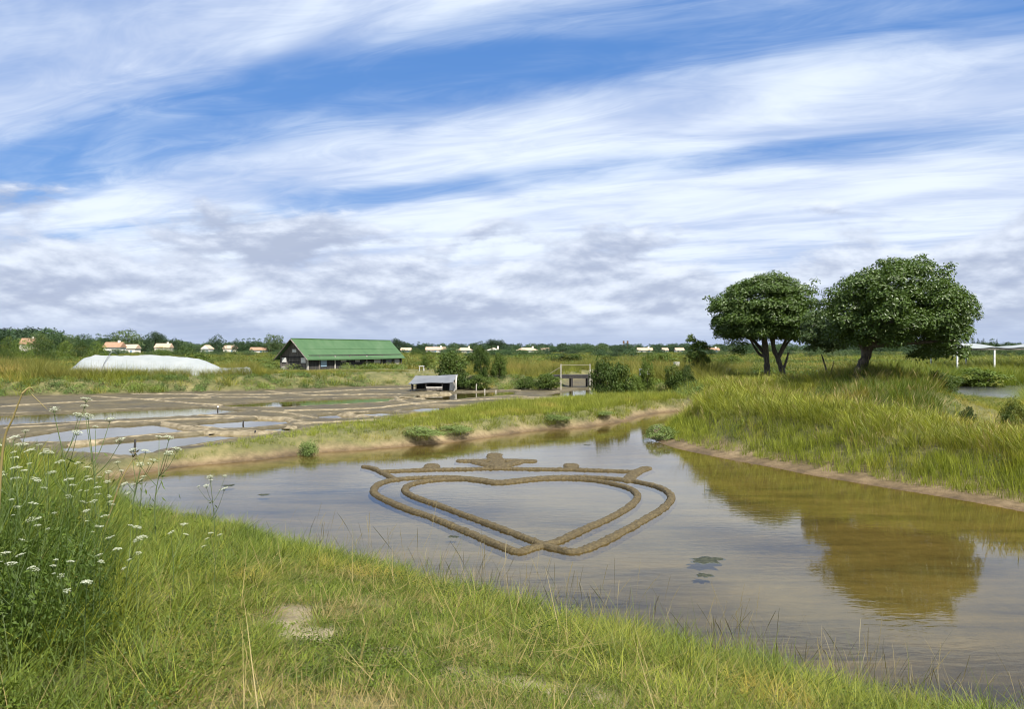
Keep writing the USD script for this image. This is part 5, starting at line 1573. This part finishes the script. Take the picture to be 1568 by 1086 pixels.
def far_trees():
    def kind(name, rx, up, down, n, r, trunk, mat, leaf, seed, nl=1700):
        kd = kind_prim(name)
        cl = dome_clumps(rx, rx, up, down, n, r, seed, flat=.75)
        v, f = clump_crown(cl, nl, leaf, seed)
        obj('crown', (v + [0, 0, trunk + down * .8], f), M[mat], kd)
        obj('trunk', tube([(0, 0, -.5), (.02, 0, trunk * .6), (0, 0, trunk + down)], [.05, .04, .025], 6), M['bark'], kd)
        return kd
    # unit-height kinds
    rnd = kind('round_far_tree', .48, .52, .34, 30, .17, .14, 'far_leaf', .075, 300)
    rnd2 = kind('broad_far_tree', .62, .5, .36, 34, .18, .14, 'far_dark_leaf', .075, 310)
    pale = kind('pale_far_tree', .5, .52, .34, 28, .17, .14, 'far_light_leaf', .075, 320)
    pop = kind('poplar_far_tree', .15, .55, .40, 26, .085, .05, 'far_leaf', .05, 330)
    pine = kind('pine_far_tree', .42, .26, .18, 22, .15, .56, 'far_dark_leaf', .06, 340)
    bush = kind('rounded_far_bush', .62, .66, .3, 34, .2, .04, 'shrub_leaf', .07, 350)
    K = dict(r=(rnd, 'round_tree'), b=(rnd2, 'broad_tree'), p=(pale, 'pale_tree'), o=(pop, 'poplar_tree'), i=(pine, 'pine_tree'), u=(bush, 'round_bush'))
    rng = np.random.default_rng(12)
    T = [  # kind, px, top row, width px (0: natural), distance, label
        ('u', 12, 515, 28, 170, 'large grey green rounded bush at the far left margin'), ('u', 34, 519, 30, 175, 'rounded bush right of the large one at the far left margin'), ('u', 8, 534, 24, 140, 'nearest rounded bush low at the left margin'),
        ('u', 66, 512, 34, 190, 'tallest rounded bush of the left group'), ('u', 76, 535, 26, 130, 'near rounded bush standing alone in the golden marsh at left'), ('u', 100, 522, 26, 190, 'rounded bush left of the middle of the left group'), ('u', 124, 522, 26, 185, 'rounded bush in the middle of the left group'), ('u', 150, 523, 30, 180, 'last rounded bush beside the white house with dark panes'),
        ('u', 285, 530, 36, 110, 'broad dark bush behind the right half of the salt heap'), ('u', 250, 531, 30, 170, 'bush behind the middle of the salt heap'),
        ('p', 58, 508, 24, 420, 'pale green tree before the left pine wood'), ('o', 83, 505, 0, 430, 'dark pointed tree at the end of the left pine wood'), ('o', 95, 508, 0, 430, 'slim pointed tree right of the pine wood'), ('p', 108, 511, 26, 430, 'soft green tree above the rounded bushes'), ('r', 128, 512, 26, 420, 'green tree above the middle rounded bush'), ('o', 151, 510, 0, 430, 'slim pointed tree left of the big domed village tree'), ('o', 162, 512, 0, 430, 'second slim pointed tree left of the big domed village tree'),
        ('p', 193, 504, 40, 400, 'big domed green tree behind the white house with dark panes'), ('b', 172, 510, 24, 420, 'dark tree on the left flank of the big domed village tree'), ('b', 222, 513, 24, 430, 'dark tree right of the big domed village tree'), ('i', 238, 509, 24, 440, 'pine crown above the cream house'), ('b', 250, 515, 20, 440, 'dark tree right of the pine crown'), ('b', 266, 518, 18, 440, 'low dark tree further right of the pine crown'),
        ('b', 332, 513, 25, 420, 'lone round dark tree between heap and barn'), ('o', 372, 518, 0, 430, 'first of the slim poplars left of the barn'), ('o', 381, 517, 0, 430, 'second slim poplar left of the barn'), ('o', 389, 517, 0, 430, 'third slim poplar left of the barn'), ('o', 397, 518, 0, 430, 'fourth slim poplar left of the barn'), ('p', 414, 511, 18, 400, 'tall feathery tree touching the left roof edge of the barn'), ('p', 426, 512, 16, 400, 'tall feathery tree half behind the barn gable'), ('b', 362, 519, 14, 440, 'small dark tree left of the slim poplars'),
        ('i', 606, 519, 16, 400, 'dark pine at the right end of the barn roof'), ('i', 616, 523, 12, 400, 'small pine right of the dark pine at the barn'), ('o', 641, 523, 0, 400, 'dark pointed tree above the hut'), ('o', 648, 525, 0, 400, 'smaller pointed tree right of the pointed tree above the hut'), ('u', 636, 533, 18, 260, 'flowering bush before the white house beside the barn'), ('u', 650, 535, 18, 250, 'bush right of the flowering bush'),
        ('p', 690, 531, 26, 300, 'pale tree between the long white house and the pinkish roof'), ('b', 734, 523, 24, 380, 'dark dome shaped tree in the middle of the village'), ('p', 732, 528, 14, 340, 'small light tree before the dark dome shaped tree'), ('i', 753, 520, 16, 400, 'tall pine right of the dark dome shaped tree'), ('i', 765, 521, 16, 400, 'second tall pine beside the first in the middle of the village'), ('b', 772, 534, 16, 340, 'dark round bush right of the white square house'),
        ('u', 735, 537, 30, 130, 'shrubby tree in the marsh before the dome shaped tree'),
        ('r', 840, 530, 30, 420, 'green tree right of the widest white house'), ('b', 862, 531, 24, 460, 'dark tree at the left of the middle wood'), ('r', 880, 531, 24, 460, 'green tree in the middle wood'), ('r', 898, 529, 20, 460, 'greyer tree in the middle wood'), ('p', 921, 527, 20, 450, 'tallest light tree of the middle wood'), ('b', 948, 531, 26, 330, 'dark round tree standing before the masts'), ('r', 985, 531, 30, 520, 'green tree behind the bright white house'), ('b', 1012, 529, 26, 520, 'dark tree right of the bright white house'), ('b', 1040, 531, 26, 520, 'dark tree behind the slender tree'), ('b', 1085, 528, 26, 520, 'dark tree left of the tiered round tree'),
        ('b', 1490, 518, 7, 300, 'first small dark tree behind the white canopy'), ('b', 1498, 519, 6, 300, 'second small dark tree behind the white canopy'), ('b', 1505, 519, 8, 300, 'third small dark tree behind the white canopy'), ('o', 1519, 518, 0, 300, 'pointed small tree behind the white canopy'), ('b', 1526, 520, 5, 300, 'last small tree at the right behind the white canopy'),
    ]
    for k, px, top, wp, y, lab in T:
        kd, nm = K[k]
        x = (px - 784) / F * y
        z = gz(x, y) if y < 300 else 1.1
        h = EYE + (535 - top) / F * y - z
        nat = {'r': .96, 'b': 1.24, 'p': 1.0, 'o': .33, 'i': .9, 'u': 1.3}[k] * h
        w = (wp / F * y / (nat / h)) if wp else h
        copy_of(kd, nm, lab, 'bush' if k == 'u' else 'tree', (x, y, z), rng.uniform(0, 6.28), (w, w, h))
    # the wood that closes the view
    n = 1100
    px = rng.uniform(-260, 1830, n)
    y = rng.uniform(470, 720, n)
    top = np.interp(px, [-260, 0, 70, 95, 130, 260, 300, 420, 600, 800, 1000, 1100, 1300, 1568, 1830], [503, 505, 505, 516, 519, 520, 525, 525, 526, 527, 527, 527, 527, 525, 524])
    h = (EYE + (535 - top) / F * y - 1.0) * rng.uniform(.62, 1.02, n)
    x = (px - 784) / F * y
    idx = rng.integers(0, 3, n)
    protos = []
    for i, (m, s) in enumerate((('far_dark_leaf', 400), ('far_leaf', 410), ('far_light_leaf', 420))):
        v, f = clump_crown(dome_clumps(.62, .62, .55, .4, 24, .2, s, flat=.75), 900, .11, s)
        protos.append(('wood_crown', (v + [0, 0, .42], f), M[m]))
    idx = np.where(px < 100, np.where(rng.uniform(size=n) < .8, 0, 1), rng.choice([0, 1, 2], n, p=[.4, .42, .18]))
    instancer('distant_wood', protos, np.stack([x, y, np.full(n, 1.0)], -1), rng.uniform(0, 6.28, n), np.stack([h * rng.uniform(.7, 1.3, n), h * rng.uniform(.7, 1.3, n), h], -1), idx, 'continuous low dark wood along the whole horizon', 'wood')
    # hedges and gardens in front of the houses
    n = 420
    px = rng.uniform(-200, 1750, n)
    y = rng.uniform(210, 400, n)
    h = rng.uniform(1.2, 2.6, n)
    x = (px - 784) / F * y
    instancer('garden_hedges', protos, np.stack([x, y, np.full(n, 1.0)], -1), rng.uniform(0, 6.28, n), np.stack([h * rng.uniform(1, 2.4, n), h * 1.2, h], -1), rng.choice([0, 1, 2], n, p=[.2, .35, .45]), 'low hedges and garden bushes before the far houses', 'hedges')


far_trees()


# ---------------------------------------------------------------- white umbel flowers in the left foreground
def umbel(r, seed, c=(0, 0, 0), tilt=(0, 0)):
    """A flat white flower head made of small clusters, with its spokes."""
    rng = np.random.default_rng(seed)
    n = 16
    i = np.arange(n)
    rr = r * np.sqrt((i + .5) / n)
    a = i * 2.39996 + rng.normal(0, .15, n)
    P = np.stack([rr * np.cos(a), rr * np.sin(a), -.25 * rr ** 2 / r + rng.normal(0, r * .05, n)], -1)
    P[:, 2] += P[:, 0] * tilt[0] + P[:, 1] * tilt[1]
    pos = np.repeat(P, 9, 0) + rng.normal(0, r * .11, (n * 9, 3)) * [1, 1, .35]
    v, f = leaves(pos, np.tile([0, 0, 1.0], (len(pos), 1)) + rng.normal(0, .35, (len(pos), 3)), r * .21, r * .19, seed)
    spokes = [tube([(0, 0, -r * .9), p - [0, 0, .01]], [.0016, .0011], 3, False) for p in P[::2]]
    return (v + np.asarray(c), f), [s.apply_translation(c) for s in spokes]


def flower_kind(name, seed, heads, h):
    kd = kind_prim(name)
    rng = np.random.default_rng(seed)
    stems = []
    top = np.array([rng.normal(0, .06), rng.normal(0, .06), h])
    main = curve([(0, 0, -.05), (rng.normal(0, .02), rng.normal(0, .02), h * .5), top], 6)
    stems.append(tube(main, np.linspace(.006, .0025, len(main)), 5))
    for k in range(heads):
        if k == 0:
            e, b = top, top
        else:
            t = rng.uniform(.45, .75)
            b = main[int(t * (len(main) - 1))]
            a = rng.uniform(0, 6.28)
            e = b + np.array([math.cos(a) * rng.uniform(.1, .22), math.sin(a) * rng.uniform(.1, .22), h * rng.uniform(.2, .42)])
            stems.append(tube(curve([b, (b + e) / 2 + [0, 0, -.03], e], 4), np.linspace(.0035, .002, 9), 4))
        vf, sp = umbel(rng.uniform(.020, .046), seed * 10 + k, e + [0, 0, .03], rng.normal(0, .25, 2))
        obj('flower_head', vf, M['petal'], kd)
        stems += sp
    obj('stem', cat_meshes(stems), M['stem'], kd)
    n = 42
    t = rng.uniform(.05, .7, n)
    p = main[(t * (len(main) - 1)).astype(int)] + rng.normal(0, .07, (n, 3)) * [1, 1, .5]
    obj('feathery_leaves', leaves(p, rng.normal(0, 1, (n, 3)) + [0, 0, .5], .06, .014, seed), M['weed_leaf'], kd)
    return kd


def flowers():
    kinds = [flower_kind('umbel_plant' + c, 500 + i, k, h) for i, (c, k, h) in enumerate((('', 4, .95), ('_tall', 5, 1.1), ('_small', 3, .8), ('_branched', 6, 1.0)))]
    rng = np.random.default_rng(33)
    # pixel of the top flower, distance
    F_ = [(25, 718, 5.6), (60, 795, 5.0), (98, 860, 4.2), (150, 804, 5.4), (148, 748, 6.6), (196, 806, 5.2), (150, 850, 4.6), (132, 892, 4.0), (20, 852, 4.0), (50, 730, 6.4), (112, 705, 6.8), (170, 720, 7.4), (215, 735, 7.6), (262, 815, 5.6), (330, 727, 8.4), (330, 820, 5.8), (210, 850, 5.0), (240, 668, 8.0), (145, 634, 7.2), (40, 690, 6.2), (15, 670, 6.0), (205, 690, 8.0), (40, 770, 5.0), (128, 735, 6.4), (160, 765, 6.0), (76, 690, 6.6), (100, 625, 7.2), (55, 870, 4.1), ]
    lab = {0: 'white umbel plant at the left edge beside the dry bent stalk', F_.index((330, 727, 8.4)): 'lone white umbel plant leaning over the left end of the pond', F_.index((132, 892, 4.0)): 'nearest large white umbel plant low in the dark undergrowth', F_.index((240, 668, 8.0)): 'white umbel plant seen against the mud bank of the dyke'}
    zones = [('against the salt pans', lambda y: y < 700), ('in the upper tier of the bush', lambda y: y < 765), ('in the middle tier of the bush', lambda y: y < 825), ('low in the dark undergrowth', lambda y: True)]
    count = {}
    for i in sorted((k for k in range(len(F_)) if k not in lab), key=lambda k: F_[k][0]):
        zn = next(n for n, t in zones if t(F_[i][1]))
        count[zn] = count.get(zn, 0) + 1
        lab[i] = f'white umbel plant, {ORD[count[zn]]} from left of those {zn}'
    for i, (px, py, y) in enumerate(F_):
        x = (px - 784) / F * y
        zt = EYE - (py - 535) / F * y
        k = int(rng.integers(0, 4))
        hk = (.98, 1.13, .83, 1.03)[k]
        z0 = gz(x, y)
        s = (zt - z0) / hk
        if s < .45: s = .45
        if s > 1.5: s = 1.5
        copy_of(kinds[k], 'umbel_plant', lab[i], 'wild flower', (x, y, zt - hk * s), rng.uniform(0, 6.28), s, group='white umbel plants in the left foreground')
    # the dry bent stalk at the left margin
    y = 4.6
    P = lambda px, py, d=y: np.array([(px - 784) / F * d, d, EYE - (py - 535) / F * d])
    base = P(-6, 860)
    r = thing('dry_stalk', 'tall dry straw coloured stalk with a bent head at the left margin', 'plant stalk', base)
    c = curve([P(-6, 860) - base, P(4, 690) - base, P(20, 640) - base, P(34, 603) - base], 8)
    obj('stem', tube(c, np.linspace(.008, .004, len(c)), 6), M['straw'], r)
    c = curve([P(34, 603) - base, P(45, 594, 4.62) - base, P(52, 600, 4.65) - base], 6)
    obj('bent_head', tube(c, np.linspace(.007, .003, len(c)), 5), M['straw'], r)
    c = curve([P(48, 604) - base, P(72, 627) - base], 6)
    obj('side_shoot', tube(c, np.linspace(.003, .0015, len(c)), 4), M['straw'], r)
    base = P(178, 790, 7.0)
    r = thing('dry_stalk', 'long dry stalk slanting across the white flowers before the mud bank', 'plant stalk', base)
    c = curve([P(150, 850, 7.0) - base, P(182, 745, 7.0) - base, P(206, 700, 7.05) - base], 8)
    obj('stem', tube(c, np.linspace(.008, .004, len(c)), 6), M['straw'], r)
    pos = np.array([P(206, 697, 7.05) - base] * 14) + rng.normal(0, .02, (14, 3))
    obj('seed_head', leaves(pos, rng.normal(0, 1, (14, 3)), .05, .014, 3), M['seed'], r)


flowers()
